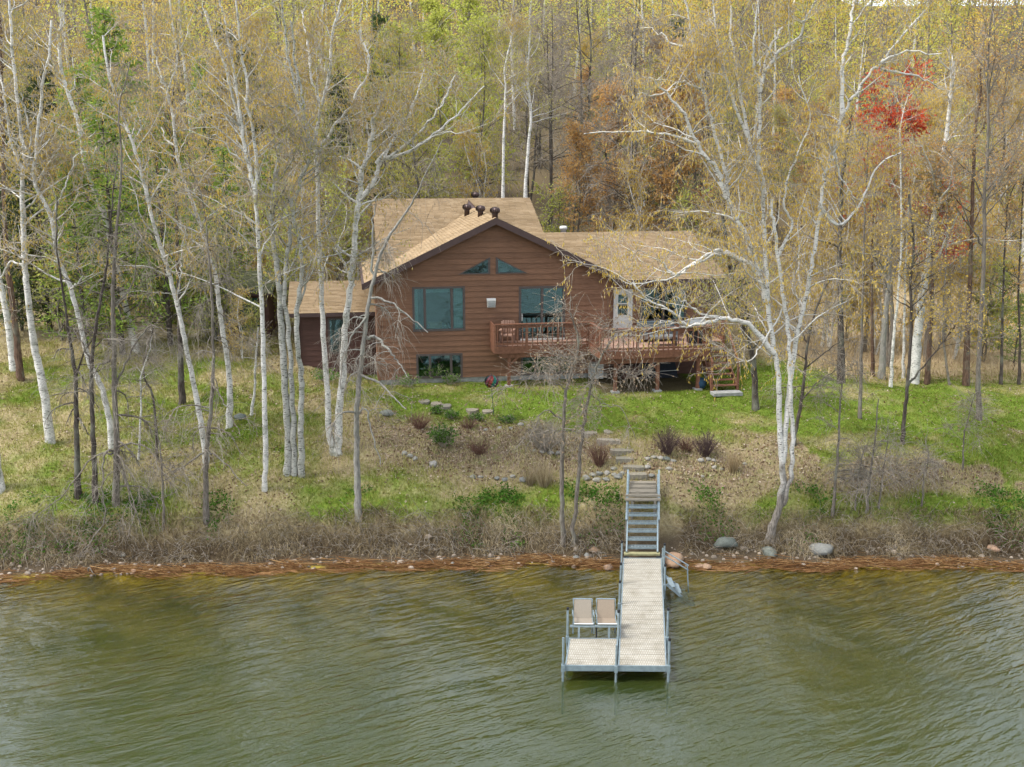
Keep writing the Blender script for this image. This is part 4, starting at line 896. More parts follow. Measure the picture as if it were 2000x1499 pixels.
for (x, y, w_) in ((1144, 937, 17), (1165, 940, 16), (1184, 939, 16), (1169, 927, 15), (1186, 925, 16), (1199, 918, 15), (1208, 934, 18), (1216, 926, 12), (1158, 930, 14), (1200, 929, 11)):
    stone('field_stone', x, y, w_, 'rounded grey stone in the heap left of the stone steps', 'stones heaped beside the steps')
for (x, y, w_) in ((1265, 915, 12), (1272, 931, 13), (1265, 897, 11), (1276, 895, 12), (1290, 897, 13), (1314, 902, 12), (1369, 901, 13), (1384, 899, 12), (1393, 901, 12), (1395, 915, 11), (1408, 918, 10), (1372, 932, 10), (1455, 908, 10)):
    stone('field_stone', x, y, w_, 'pale fieldstone in the row right of the stone steps', 'stones right of the steps')
stone('field_stone', 846, 909, 19, 'lone larger pale stone at the corner of the left garden bed'); stone('field_stone', 755, 810, 30, 'broad grey boulder at the foot of the bare tree', mat='stonedark', flat=.7); stone('field_stone', 1302, 898, 15, 'dark grey stone at the end of the row right of the steps', mat='stonedark'); stone('field_stone', 1306, 918, 13, 'grey stone lying alone below the row right of the steps')
stone('flat_rock', 470, 818, 30, 'brown flat rock behind the birch clump on the left slope', mat='stonedark', flat=.75)
for (x, y, w_, m_, lb) in ((1415, 1064, 44, 'stonedark', 'big grey-green boulder at the bank foot left of the leaning birch'), (1500, 1081, 34, 'stonedark', 'grey boulder at the waterline below the leaning birch'), (1600, 1078, 48, 'stone', 'broad grey-brown boulder set in the bank right of the leaning birch'), (1940, 1074, 30, 'stonepink', 'pink-brown boulder on the shore near the right edge'), (1316, 1099, 44, 'stonepink', 'reddish boulder behind the swim stairs handrail'), (1366, 1108, 20, 'stonepink', 'left of two round tan stones at the waterline right of the dock'), (1381, 1111, 20, 'stonepink', 'right of two round tan stones at the waterline right of the dock'), (1452, 1107, 11, 'stonepink', 'small tan stone alone at the waterline under the big boulder'), (1161, 1078, 21, 'stonepink', 'tan stone on the shore just left of the dock stairs'), (1147, 1087, 15, 'stone', 'small pale stone on the shore left of the dock'), (1188, 1110, 22, 'stonepink', 'flat peach stone in the water left of the dock'), (885, 1103, 13, 'stone', 'white stone at the waterline in the middle of the shore'), (262, 1118, 17, 'stonepink', 'red-brown stone in the water below the bare leaning tree'), (240, 1086, 14, 'stone', 'pale stone on the shore under the bare leaning tree'), (1125, 1090, 12, 'stone', 'little grey stone left of the dock under the bank'), (680, 1098, 12, 'stonepink', 'small pink stone on the shore left of centre')):
    stone('shore_boulder', x, y, w_, lb, None, m_, flat=.85)
rng = np.random.RandomState(77); cnt = 0; PV, PF = [], []; v0, f0 = rock_mesh(5); tri0 = np.array([q for q in f0 if len(q) == 4]); off = 0
for k in range(900):
    x = rng.uniform(-19, 19); d = rng.normal(.35, .45); y = float(shore_y(x)) + d
    if (y > 33.8) or 3.4 < x < 5.4 or d < -.12: continue
    s = abs(rng.normal(.05, .06)) + .03; a = rng.uniform(0, 6.28); R = np.array([[math.cos(a), -math.sin(a), 0], [math.sin(a), math.cos(a), 0], [0, 0, 1]]); PV.append((v0 * s) @ R.T * [1, .8, 1] + [x, y, max(float(gh(x, y)), -.05) + .01]); PF.append(tri0 + off); off += len(v0)
o = bpy.data.objects.new('pebbles', mesh_np('pebbles', np.concatenate(PV), [np.concatenate(PF)], plain('pebble_stone', (.27, .22, .17), .8, var=.3, island=.5), smooth=True)); link(o); tag(o, 'small pebbles strewn along the waterline', 'pebbles', kind='stuff')
# stone steps and path flags
for k, (x, y, w_, lb) in enumerate(((1243, 930, 40, 'lowest stone step above the plank landing'), (1237, 915, 42, 'second stone step up from the landing'), (1224, 899, 44, 'third stone step up from the landing'), (1215, 883, 50, 'fourth stone step up from the landing'), (1187, 863, 46, 'wide flagstone at the top of the stone steps'), (1153, 849, 28, 'flagstone where the steps meet the garden path'))):
    p = ground_px(x, y); w2 = w_ / ppm(p); rr = random.Random(k); pts = [(w2 / 2 * a * rr.uniform(.9, 1.05), .2 * b * rr.uniform(.85, 1.1), -.2) for a, b in ((-1, -.8), (-.4, -1), (.5, -.95), (1, -.7), (.95, .8), (0, 1), (-.95, .8))]
    o = MB().prism(pts, (0, 0, .28)).build('stone_step', M['slab'], None, loc=p); o.rotation_euler = (0, .02, rr.uniform(-.1, .1)); tag(o, lb, 'step')
for (x, y, w_, lb) in ((829, 786, 26, 'first flagstone of the garden path, farthest left'), (852, 790, 24, 'second flagstone of the garden path from the left'), (871, 794, 24, 'third flagstone of the garden path from the left'), (921, 802, 26, 'flagstone of the path left of the wind spinner'), (951, 805, 24, 'flagstone of the path at the foot of the wind spinner'), (1190, 845, 22, 'flagstone beside the top of the stone steps')):
    p = ground_px(x, y); w2 = w_ / ppm(p); rr = random.Random(x); pts = [(w2 / 2 * math.cos(a) * rr.uniform(.8, 1.1), .34 * math.sin(a) * rr.uniform(.8, 1.1), -.1) for a in np.linspace(0, 6.28, 8)[:-1]]
    tag(MB().prism(pts, (0, 0, .15)).build('flagstone', M['slab'], None, loc=p), lb, 'flagstone')
# wind spinner
p = ground_px(965, 812); sc_ = empty('wind_spinner', p, 'colourful globe-shaped wind spinner on a thin dark pole', 'wind spinner'); H_ = 1.42
M['spoles'] = plain('dark_green_pole', (.02, .05, .045), .5); MB().tube([(0, 0, -.1), (-.10, 0, H_ - .26)], .014).build('pole', M['spoles'], sc_)
for k in range(10):
    cl = [(.01, .09, .10), (.20, .06, .02), (.26, .12, .08), (.05, .012, .04), (.006, .05, .06), (.10, .02, .03), (.13, .015, .012), (.01, .11, .08), (.08, .015, .045), (.01, .012, .02)][k]; mt = plain('spinner_vane_paint', cl, .35, .3, .15)
    mb = MB(); prev = None
    for j in range(9):
        ph = -math.pi / 2 + math.pi * j / 8; r = .27 * math.cos(ph); a = 2 * math.pi * k / 10 + 1.5 * j / 8; z = H_ + .27 * math.sin(ph)
        n = len(mb.v); dw = .26; mb.v += [(-.1 + r * math.cos(a - dw), r * math.sin(a - dw), z), (-.1 + (r + .03 * math.cos(ph)) * math.cos(a + dw), (r + .03 * math.cos(ph)) * math.sin(a + dw), z)]
        if j: mb.f.append((n - 2, n - 1, n + 1, n))
    mb.build('vane', mt, sc_)
MB().tube([(-.1, 0, H_ - .28), (-.1, 0, H_ + .34)], .012).build('spindle', M['spoles'], sc_)

# ------------------------------------------------------------------ shrubs in the garden
def shrub(name, px, py, wpx, hpx, label, n=90, mat='twig_grey', leaf=None, nl=0, up=1.0, seed=0, group=None, r=.008, fork=2):
    p = ground_px(px, py); k = ppm(p); w_ = wpx / k; h_ = hpx / k; rng = np.random.RandomState(seed + 900); o = empty(name, p, label, 'shrub', group)
    a = rng.uniform(0, 6.28, n); rad = np.sqrt(rng.uniform(0, 1, n)); S = np.stack([np.cos(a) * rad * w_ * .12, np.sin(a) * rad * w_ * .12, np.full(n, -.03)], -1)
    D = np.stack([np.cos(a) * rad * w_ * .5, np.sin(a) * rad * w_ * .5, np.full(n, h_ * up) * (1.05 - .35 * rad)], -1); B = batch_poly(S, D, np.linalg.norm(D, axis=1) * rng.uniform(.75, 1.1, n), 6, rng, .05, .10); parts = [batch_tubes(B, np.full(n, r), np.full(n, r * .45), 3)]
    m_ = n * fork; q, t, i, tt = pick(B, rng, m_, .3, 1.); B2 = batch_poly(q, t + rand_dir(rng, m_) * .6, rng.uniform(.15, .4, m_) * h_, 4, rng, .05, .2); parts.append(batch_tubes(B2, np.full(m_, r * .6), np.full(m_, r * .35), 3))
    Vv, Fc = join(parts); link(bpy.data.objects.new('stems', mesh_np('stems', Vv, [Fc], M[mat])), o)
    if leaf:
        q, t, i, tt = pick(B2, rng, nl, .1, 1.); Vv, Fc = leaf_quads(q, rng.uniform(.05, .11, nl), rng); link(bpy.data.objects.new('foliage', mesh_np('foliage', Vv, [Fc], M[leaf], tint=np.repeat(rng.uniform(0, 1, nl), 4))), o)
    return o
shrub('bare_shrub', 1065, 880, 75, 66, 'round grey bare shrub beside the two-stemmed tree', 150, 'twig_grey', seed=1)
shrub('dark_shrub', 1303, 888, 46, 58, 'dark upright spiky shrub right of the stone steps, nearer the steps', 130, 'darkshrub', seed=2); shrub('dark_shrub', 1377, 892, 46, 52, 'dark upright spiky shrub right of the stone steps, farther from the steps', 130, 'darkshrub', seed=3)
shrub('dark_shrub', 1340, 882, 40, 30, 'low brown shrub between the two dark spiky shrubs', 80, 'brownshrub', seed=4); shrub('red_shrub', 820, 838, 44, 34, 'small red-brown shrub in the left garden bed near the boulder', 90, 'brownshrub', seed=5); shrub('red_shrub', 936, 888, 46, 30, 'low red-brown shrub in the middle of the left garden bed', 90, 'brownshrub', seed=6)
shrub('red_shrub', 1170, 912, 40, 54, 'brown twiggy shrub left of the stone steps', 90, 'brownshrub', seed=7); shrub('red_shrub', 915, 838, 34, 24, 'small brown shrub below the path left of the spinner', 70, 'brownshrub', seed=8)
shrub('dwarf_pine', 868, 872, 46, 42, 'small green dwarf pine in the left garden bed', 60, 'twig', 'shrubgreen', 1500, seed=9, fork=6)
for k, (x, y, w_, h_, lb) in enumerate(((852, 808, 26, 16, 'green perennial clump by the left path stones'), (880, 818, 26, 18, 'green perennial clump below the third path stone'), (930, 822, 28, 16, 'green perennial clump left of the spinner pole'), (990, 826, 26, 16, 'green perennial clump right of the spinner pole'), (846, 748, 40, 42, 'fresh green shrub under the lower left window'), (880, 752, 34, 26, 'low green shrub beside the shrub under the lower window'), (795, 756, 44, 26, 'low green plants at the left house corner'), (640, 745, 60, 26, 'green shrub below the entry wing wall'))):
    shrub('green_shrub', x, y, w_, h_, lb, 45, 'twig', 'shrubgreen', 420, seed=20 + k, fork=5)
def tuft(name, px, py, wpx, hpx, label, n, mat, seed, tl=(0, 1)):
    p = ground_px(px, py); k = ppm(p); w_ = wpx / k; h_ = hpx / k; rng = np.random.RandomState(seed); a = rng.uniform(0, 6.28, n); rad = np.sqrt(rng.uniform(0, 1, n))
    S = np.stack([np.cos(a) * rad * w_ * .2, np.sin(a) * rad * w_ * .2, np.full(n, -.03)], -1); D = np.stack([np.cos(a) * rad * w_ * .4, np.sin(a) * rad * w_ * .4, np.full(n, h_)], -1); Vv, Fc, ti = ribbons(S, D, rng.uniform(.7, 1.1, n) * h_, .02, rng, .35, tl)
    o = empty(name, p, label, 'grass tuft'); link(bpy.data.objects.new('blades', mesh_np('blades', Vv, [Fc], M[mat], tint=ti)), o)
def ribbons(S, D, Ln, w, rng, droop=.5, tl=(0, 1), K=4):
    n = len(S); B = batch_poly(S, D, Ln, K, rng, droop, .12); a = rng.uniform(0, 6.28, n); side = np.stack([np.cos(a), np.sin(a), np.zeros(n)], -1)[:, None] * (np.linspace(1, .15, K)[None, :, None] * w / 2)
    Vv = np.stack([B - side, B + side], 2).reshape(-1, 3); i = np.arange(n * K * 2).reshape(n, K, 2); Fc = np.stack([i[:, :-1, 0], i[:, :-1, 1], i[:, 1:, 1], i[:, 1:, 0]], -1).reshape(-1, 4)
    return Vv, Fc, np.repeat(rng.uniform(tl[0], tl[1], n), K * 2)
tuft('ornamental_grass', 1432, 925, 30, 46, 'orange-tan ornamental grass tuft right of the dark shrubs', 170, 'reedtan', 3); tuft('ornamental_grass', 1063, 950, 44, 56, 'pale dry ornamental grass tuft left of the two-stemmed tree', 220, 'drygrass', 4, (.4, 1)); tuft('ornamental_grass', 1035, 948, 30, 34, 'small pale dry grass tuft in front of the left garden bed', 120, 'drygrass', 5, (.4, 1))

# ------------------------------------------------------------------ grass, litter, reeds
def scatter(n, x0, x1, d0, d1, rng):
    x = rng.uniform(x0, x1, n); y = shore_y(x) + rng.uniform(d0, d1, n); k = np.abs(x) < .55 * (y + 4); return x[k], y[k]
def under_house(x, y):
    hu = (x - H_O[0]) * math.cos(H_A) + (y - H_O[1]) * math.sin(H_A); hv = -(x - H_O[0]) * math.sin(H_A) + (y - H_O[1]) * math.cos(H_A)
    return ((hu > -.1) & (hu < 15.7) & (hv > -.1)) | ((hu > 9.6) & (hu < 14.2) & (hv > -3.1)) | ((hu > -3.8) & (hu < .2) & (hv > 2.0))
rng = np.random.RandomState(12)
x, y = scatter(340000, -25, 25, 1.7, 19, rng); g = green_at(x, y); keep = (rng.rand(len(x)) < .35 + .75 * g) & ~under_house(x, y); x, y, g = x[keep], y[keep], g[keep]
n = len(x); z = gh(x, y) + (vnoise(x, y, 1.6, 3) - .5) * .12; lawn = sstep(6, 7.5, y - shore_y(x)) * sstep(-6, -4, x)
h = rng.uniform(.06, .15, n) * (1 - .45 * lawn) * (1.25 - .4 * g) * (.6 + .8 * vnoise(x, y, 1.1, 51)); a = rng.uniform(0, 6.28, n); sx = np.cos(a) * .016; sy = np.sin(a) * .016; lx = rng.normal(0, .045, n); ly = rng.normal(0, .045, n)
Vv = np.stack([np.stack([x - sx, y - sy, z - .01], -1), np.stack([x + sx, y + sy, z - .01], -1), np.stack([x + lx, y + ly, z + h], -1)], 1).reshape(-1, 3)
gr = bpy.data.objects.new('grass', mesh_np('grass', Vv, [np.arange(3 * n).reshape(n, 3)], M['grass'], tint=np.repeat(np.clip(1.02 - g * 1.15 + rng.normal(0, .17, n), 0, 1), 3))); link(gr); tag(gr, 'patchy green and straw coloured grass on lawn and slope', 'grass', kind='stuff')
x, y = scatter(120000, -25, 25, 1.6, 19, rng); mu = mulch_at(x, y); keep = (rng.rand(len(x)) < .10 + .9 * mu + .3 * (x < -4) * (vnoise(x, y, .5, 171) > .5)) & ~under_house(x, y); x, y = x[keep], y[keep]; n = len(x)
C = np.stack([x, y, gh(x, y) + (vnoise(x, y, 1.6, 3) - .5) * .12 + rng.uniform(.01, .05, n)], -1); d = nrm(np.stack([rng.normal(0, 1, n), rng.normal(0, 1, n), rng.normal(0, .35, n)], -1)); e = nrm(np.cross(d, np.array([0, 0, 1.]) + rng.normal(0, .4, (n, 3)))); s = rng.uniform(.05, .13, n)[:, None]
Vv = np.stack([C - d * s / 2, C + e * s * .35, C + d * s / 2, C - e * s * .35], 1).reshape(-1, 3)
o = bpy.data.objects.new('fallen_leaves', mesh_np('fallen_leaves', Vv, [np.arange(4 * n).reshape(n, 4)], M['litter'], tint=np.repeat(rng.uniform(0, 1, n), 4))); link(o); tag(o, 'brown fallen leaves on the garden beds and slope', 'fallen leaves', kind='stuff')
# dry grass on the bank
x, y = scatter(40000, -22, 22, .75, 2.1, rng); keep = ~((x > 3.9) & (x < 6.0) & (y < 35.6)) & (rng.rand(len(x)) < .25 + .9 * vnoise(x, y, .7, 41)); x, y = x[keep], y[keep]; n = len(x); S = np.stack([x, y, gh(x, y) - .02], -1); D = np.stack([rng.normal(0, .5, n), rng.normal(-.45, .5, n), np.full(n, 1.)], -1)
Vv, Fc, ti = ribbons(S, D, rng.uniform(.15, .5, n) * (.6 + 1.3 * vnoise(x, y, .9, 77)), .018, rng, 1.2, (0, 1)); ti = np.clip(ti * .75 + np.repeat(vnoise(x, y, .8, 63) - .5, 8) * 1.6, 0, 1)
o = bpy.data.objects.new('bank_grass', mesh_np('bank_grass', Vv, [Fc], M['drygrass'], tint=ti)); link(o); tag(o, 'matted dry tan grass hanging over the lake bank', 'dry grass', kind='stuff')
x, y = scatter(4600, -22, 22, .7, 2.0, rng); keep = ~((x > 3.9) & (x < 6.0)) & (rng.rand(len(x)) < .2 + .9 * vnoise(x, y, .5, 91)); x, y = x[keep], y[keep]; n = len(x); S = np.stack([x, y, gh(x, y) - .02], -1); D = np.stack([rng.normal(0, .6, n), rng.normal(-.2, .6, n), np.full(n, .8)], -1)
Vv, Fc = batch_tubes(batch_poly(S, D, rng.uniform(.3, 1.0, n), 5, rng, .5, .25), np.full(n, .008), np.full(n, .004), 3); o = bpy.data.objects.new('bank_brush', mesh_np('bank_brush', Vv, [Fc], M['twig_grey'])); link(o); tag(o, 'tangled grey twigs and brush along the bank', 'brush', kind='stuff')
x, y = scatter(2600, -22, 22, 1.0, 3.0, rng); keep = ~((x > 3.9) & (x < 6.0)) & (vnoise(x, y, .8, 141) > .6); x, y = x[keep], y[keep]; n = len(x) * 14; S = np.stack([np.repeat(x, 14) + rng.normal(0, .12, n), np.repeat(y, 14) + rng.normal(0, .12, n), np.zeros(n)], -1); S[:, 2] = gh(S[:, 0], S[:, 1]) + rng.uniform(0, .22, n)
Vv, Fc = leaf_quads(S, rng.uniform(.05, .12, n), rng); o = bpy.data.objects.new('bank_weeds', mesh_np('bank_weeds', Vv, [Fc], M['shrubgreen'], tint=np.repeat(rng.uniform(0, .8, n), 4))); link(o); tag(o, 'fresh green weeds between the dry bank grass', 'weeds', kind='stuff')
# washed-up reeds at the waterline
n = 11000; x = rng.uniform(-20, 20, n); band = .10 + .22 * np.sin(x * .5 + 1) + .14 * np.sin(x * 1.7); d = rng.normal(0, .16, n) * (.5 + vnoise(x, x * 0, .4, 301)) * 1.2 + band * .6 + .02; keep = ~((x > 3.6) & (x < 5.2)) & (d < 1.0) & (rng.rand(n) < 2.6 * vnoise(x, d * 3, .5, 201) - .75); x, d = x[keep], d[keep]; n = len(x); y = shore_y(x) + d
z = np.maximum(gh(x, y), 0) + .012 + np.abs(rng.normal(0, .04, n)) * (d > -.1); a = rng.normal(0, .38, n); ln = rng.uniform(.12, .85, n); dx = np.cos(a) * ln / 2; dy = np.sin(a) * ln / 2; dz = rng.normal(0, .025, n) * (d > 0); w_ = rng.uniform(.004, .011, n) * (1 + 1.2 * (rng.rand(n) < .06))
P0 = np.stack([x - dx, y - dy, np.maximum(z - dz, .008)], -1); P1 = np.stack([x + dx, y + dy, np.maximum(z + dz, .008)], -1); Vv, Fc = batch_tubes(np.stack([P0, P1], 1), w_, w_ * .6, 3)
o = bpy.data.objects.new('washed_up_reeds', mesh_np('washed_up_reeds', Vv, [Fc], M['reed'], tint=np.repeat(np.clip(rng.beta(2, 2, n) * .9 + .1 * (d > .2), 0, 1), 6))); link(o); tag(o, 'rust coloured reed stalks washed up along the waterline', 'reeds', kind='stuff')
# tan reed field behind the right-hand trunks
x = rng.uniform(8, 60, 26000); y = rng.uniform(46, 85, 26000); keep = (field_at(x, y) > .35) & (np.abs(x) < .55 * (y + 4)); x, y = x[keep], y[keep]; n = len(x); S = np.stack([x, y, gh(x, y)], -1); D = np.stack([rng.normal(0, .3, n), rng.normal(0, .3, n), np.ones(n)], -1)
Vv, Fc, ti = ribbons(S, D, rng.uniform(.3, .9, n), .04, rng, .4); o = bpy.data.objects.new('field_reeds', mesh_np('field_reeds', Vv, [Fc], M['reedtan'], tint=ti)); link(o); tag(o, 'tan reeds covering the open field behind the trunks', 'reeds', kind='stuff')
# undergrowth on the forest floor
x = rng.uniform(-34, 34, 5200); y = rng.uniform(50, 84, 5200); keep = (field_at(x, y) < .3) & ~under_house(x, y) & (np.abs(x) < .55 * (y + 4)); x, y = x[keep], y[keep]; n = len(x); S = np.stack([x, y, gh(x, y)], -1); D = np.stack([rng.normal(0, .5, n), rng.normal(0, .5, n), np.ones(n)], -1)
B = batch_poly(S, D, rng.uniform(.6, 2.4, n), 5, rng, .1, .2); Vv, Fc = batch_tubes(B, np.full(n, .014), np.full(n, .006), 3); q, t, i, tt = pick(B, rng, n * 4, .3, 1.); V2, F2 = leaf_quads(q, rng.uniform(.08, .2, n * 4), rng)
nv = len(Vv); o = bpy.data.objects.new('undergrowth', mesh_np('undergrowth', np.concatenate([Vv, V2]), [Fc, F2 + nv], [M['twig_grey'], M['olive']], tint=np.concatenate([np.zeros(nv), np.repeat(rng.uniform(0, .7, n * 4), 4)]), midx=np.concatenate([np.zeros(len(Fc)), np.ones(len(F2))]))); link(o); tag(o, 'thin brushy undergrowth on the forest floor', 'undergrowth', kind='stuff')
# ------------------------------------------------------------------ trees near the house and shore, each with its own stems
BARK = {'clump': ('birch_clump', 'twig'), 'birch': ('birch', 'twig'), 'oldbirch': ('birch_grey', 'twig'), 'grey': ('bark', 'twig_grey'), 'dark': ('bark_dark', 'twig_grey'), 'pale': ('bark_pale', 'twig_grey'), 'red': ('bark_red', 'twig_grey')}
def traced(name, label, base, stems, bark='birch', leaf='gold', kind='birch', seed=0, n1=30, len1=3., f0=.4, n2=6, n3=4, nl=4, ext=0, group=None, spread=1., leafscale=1., r3=.006, Y=None):
    """stems: [(points px, base width px, tip width px[, depth lean m])]; the first starts at the base pixel"""
    p0 = ground_px(*base) if Y is None else aty(base[0], base[1], Y); Yb = p0[1]; k = ppm(p0); S, R = [], []; rng = np.random.RandomState(seed + 3)
    for i, st in enumerate(stems):
        pts, w0, w1 = st[:3]; lean = st[3] if len(st) > 3 else rng.uniform(-1.2, 1.2) * (i > 0); dep0 = st[4] if len(st) > 4 else 0
        pts = ([base] + list(pts)) if i == 0 else list(pts); m_ = len(pts)
        P = np.array([aty(a, b, Yb + dep0 + lean * (j / max(1, m_ - 1)) ** 1.3 + (rng.uniform(-.08, .08) if j else 0)) for j, (a, b) in enumerate(pts)])
        if i == 0: P[0] = p0 - [0, 0, .12]
        if pts[-1][1] <= 3 or (ext and i == 0):
            d = nrm(P[-1] - P[-2]); d = nrm(d + np.array([0, 0, .3])); e = (ext or 3.0); P = np.vstack([P, P[-1] + d * e * .5 + rng.normal(0, .1, 3), P[-1] + d * e + rng.normal(0, .2, 3)]); w1 = w1 * .4
        g0 = float(gh(P[0, 0], P[0, 1]))
        if i and P[0, 2] - g0 < .8: P[0, 2] = g0 - .2
        Q = smooth_line(P); Q[1:] += rng.normal(0, .012 + .014 * (i > 0), (len(Q) - 1, 3)); S.append(Q); R.append((w0 * .79 / k / 2, max(w1 / k / 2, .006)))
    g = grow(S, R, kind, seed, n1, len1, f0, n2, n3, nl, origin=p0, spread=spread, leafscale=leafscale, r3=r3)
    return place_tree(name, tree_meshes(g, M[BARK[bark][0]], M[BARK[bark][1]], M[leaf] if leaf else None), p0, label, group)

B = 'birch_tree'
traced(B, 'white birch at the left edge in front of a brown trunk', (27, 724), [([(18, 650), (4, 570), (-14, 480), (-30, 380), (-40, 200)], 19, 8)], seed=1, n1=26, len1=3, f0=.5, leaf='gold', ext=3)
traced('pine_tree', 'brown rough trunk beside the leftmost birch', (40, 742), [([(32, 660), (20, 560), (12, 500), (8, 380), (4, 200), (0, 40)], 18, 8)], 'red', 'gold', seed=2, n1=18, len1=2.5, f0=.55, ext=3)
traced(B, 'white birch leaning left at the far left, base on the grass slope', (98, 865), [([(85, 760), (70, 690), (62, 640), (52, 560), (49, 520), (45, 420), (44, 350), (49, 315), (40, 250), (30, 160), (22, 60), (18, 0)], 21, 6), ([(46, 340), (30, 300), (21, 280), (12, 220), (7, 175), (-4, 130), (-14, 60)], 8, 3), ([(47, 330), (60, 280), (52, 230), (40, 180)], 6, 2), ([(46, 520), (22, 512), (5, 535), (-10, 560)], 6, 2)], seed=3, n1=40, len1=2.8, f0=.36)
traced(B, 'slim crooked birch rising left of the bare shore trees', (219, 880), [([(211, 807), (197, 753), (176, 713), (160, 650), (139, 567), (112, 500), (101, 430), (77, 378), (66, 343), (70, 300), (72, 262), (80, 210), (84, 157), (96, 108), (100, 40)], 15, 4), ([(101, 425), (118, 385), (132, 350), (150, 300)], 6, 2), ([(68, 340), (55, 300), (40, 270)], 5, 2), ([(138, 566), (155, 550), (162, 535), (153, 522)], 4, 2)], seed=4, n1=42, len1=2.6, f0=.36)
traced(B, 'tall birch behind the pines near the upper left', (268, 690), [([(255, 640), (232, 540), (207, 430), (185, 375), (168, 329), (154, 245), (133, 182), (121, 140), (115, 80), (121, 35), (112, 0)], 17, 7), ([(133, 182), (145, 170), (147, 155)], 4, 2)], seed=5, n1=30, len1=3.2, f0=.42)
traced(B, 'white birch leaning left in front of the thick dark trunk', (403, 905), [([(396, 850), (384, 780), (371, 713), (358, 650), (344, 585), (325, 520), (304, 455), (287, 385), (273, 325), (259, 280), (245, 241), (227, 189), (213, 147), (200, 70)], 15, 4), ([(290, 400), (305, 370), (330, 335), (312, 330)], 5, 2), ([(259, 280), (275, 250), (262, 205)], 5, 2), ([(345, 585), (352, 540), (354, 500), (360, 440)], 5, 2)], seed=6, n1=44, len1=2.8, f0=.36)
traced(B, 'white birch leaning left with its base left of the grey slim trunk', (447, 836), [([(449, 770), (447, 727), (437, 660), (429, 607), (421, 540), (410, 508), (395, 455), (378, 402), (353, 336), (343, 280), (336, 217), (327, 180), (346, 126), (338, 60), (332, 0)], 15, 5), ([(330, 190), (318, 160), (308, 130), (295, 90)], 6, 2), ([(343, 285), (325, 275), (315, 250)], 4, 2), ([(340, 230), (352, 205), (365, 200)], 4, 1)], seed=7, n1=44, len1=2.8, f0=.36)
traced(B, 'three-stemmed birch on a slim grey lower trunk', (516, 958), [([(518, 900), (516, 740), (512, 620), (508, 540), (504, 470), (502, 430), (495, 367), (480, 300), (469, 245), (452, 180), (437, 122), (416, 70), (400, 20)], 13, 4), ([(495, 367), (485, 320), (475, 260), (465, 196), (450, 110), (437, 35), (430, 0)], 9, 4), ([(500, 380), (499, 300), (486, 210), (476, 130), (469, 70), (462, 0)], 9, 4), ([(478, 320), (455, 300), (435, 275), (418, 264)], 4, 2), ([(465, 245), (440, 225), (390, 222)], 4, 1)], 'birch', seed=8, n1=58, len1=3.0, f0=.34)
traced(B, 'birch clump of several close stems standing before the entry wing', (560, 926), [([(563, 870), (556, 735), (549, 640), (546, 566), (538, 500), (530, 430), (540, 340), (545, 280)], 19, 8), ([(572, 915), (574, 840), (571, 750), (563, 640), (556, 560), (566, 470), (575, 400), (590, 350), (607, 300), (595, 240), (580, 180), (560, 90), (550, 0)], 15, 5), ([(588, 918), (589, 860), (587, 812), (589, 750), (583, 684), (580, 609), (590, 540), (585, 470), (575, 440), (568, 390)], 16, 7), ([(607, 300), (590, 260), (570, 215), (545, 205), (510, 205), (490, 190)], 7, 2), ([(595, 240), (590, 180), (575, 110), (570, 40)], 7, 3), ([(581, 609), (596, 560), (604, 520), (622, 490), (640, 515)], 6, 2)], 'oldbirch', 'olive', seed=9, n1=60, len1=2.8, f0=.35)
traced(B, 'pair of tall birches with a V-shaped base left of the bare grey tree', (652, 888), [([(643, 840), (640, 780), (634, 690), (629, 600), (626, 520), (622, 430), (620, 350), (616, 280), (627, 210), (644, 140), (648, 70), (662, 21), (670, -20)], 16, 6), ([(657, 885), (661, 840), (667, 750), (673, 675), (679, 600), (688, 520), (695, 437), (702, 378), (709, 332), (723, 290), (729, 227)], 20, 7), ([(703, 390), (734, 350), (744, 315), (800, 297), (850, 262), (877, 238), (915, 200), (947, 168)], 12, 2, 1.0), ([(744, 315), (783, 290), (811, 266), (853, 217), (875, 180), (890, 150)], 8, 2, -1.0), ([(735, 320), (783, 252), (805, 210), (818, 175), (828, 133)], 8, 2, .6), ([(800, 297), (850, 266), (905, 257)], 5, 1), ([(723, 290), (716, 235), (735, 215), (755, 180)], 5, 2), ([(620, 300), (650, 250), (690, 195), (720, 130), (700, 60)], 8, 3, .7), ([(627, 210), (610, 150), (600, 80), (590, 20)], 7, 3), ([(616, 290), (600, 250), (585, 200), (560, 150)], 7, 3), ([(691, 560), (672, 515), (655, 490), (640, 480)], 8, 3)], seed=10, n1=95, len1=2.8, f0=.33)
traced('bare_tree', 'grey bare tree with drooping limbs at the house corner', (700, 1014), [([(698, 940), (697, 870), (697, 810), (703, 735), (712, 660), (720, 590), (732, 540), (746, 490), (768, 450), (792, 416), (808, 390)], 17, 4), ([(730, 545), (729, 500), (728, 450), (732, 400)], 7, 2), ([(716, 660), (740, 662), (760, 687), (775, 705), (795, 735)], 8, 2, -.8), ([(700, 730), (735, 745), (765, 770), (792, 800)], 7, 2, -1.2), ([(722, 580), (760, 590), (800, 620), (835, 650)], 6, 2, -.5), ([(697, 812), (715, 800), (728, 850), (745, 905)], 6, 2, -.6), ([(715, 620), (690, 650), (672, 700), (665, 760)], 5, 2, -.6)], 'pale', 'budgrey', 'weep', ext=2, seed=11, n1=38, len1=1.5, f0=.30, n2=5, n3=3, nl=2, r3=.005)
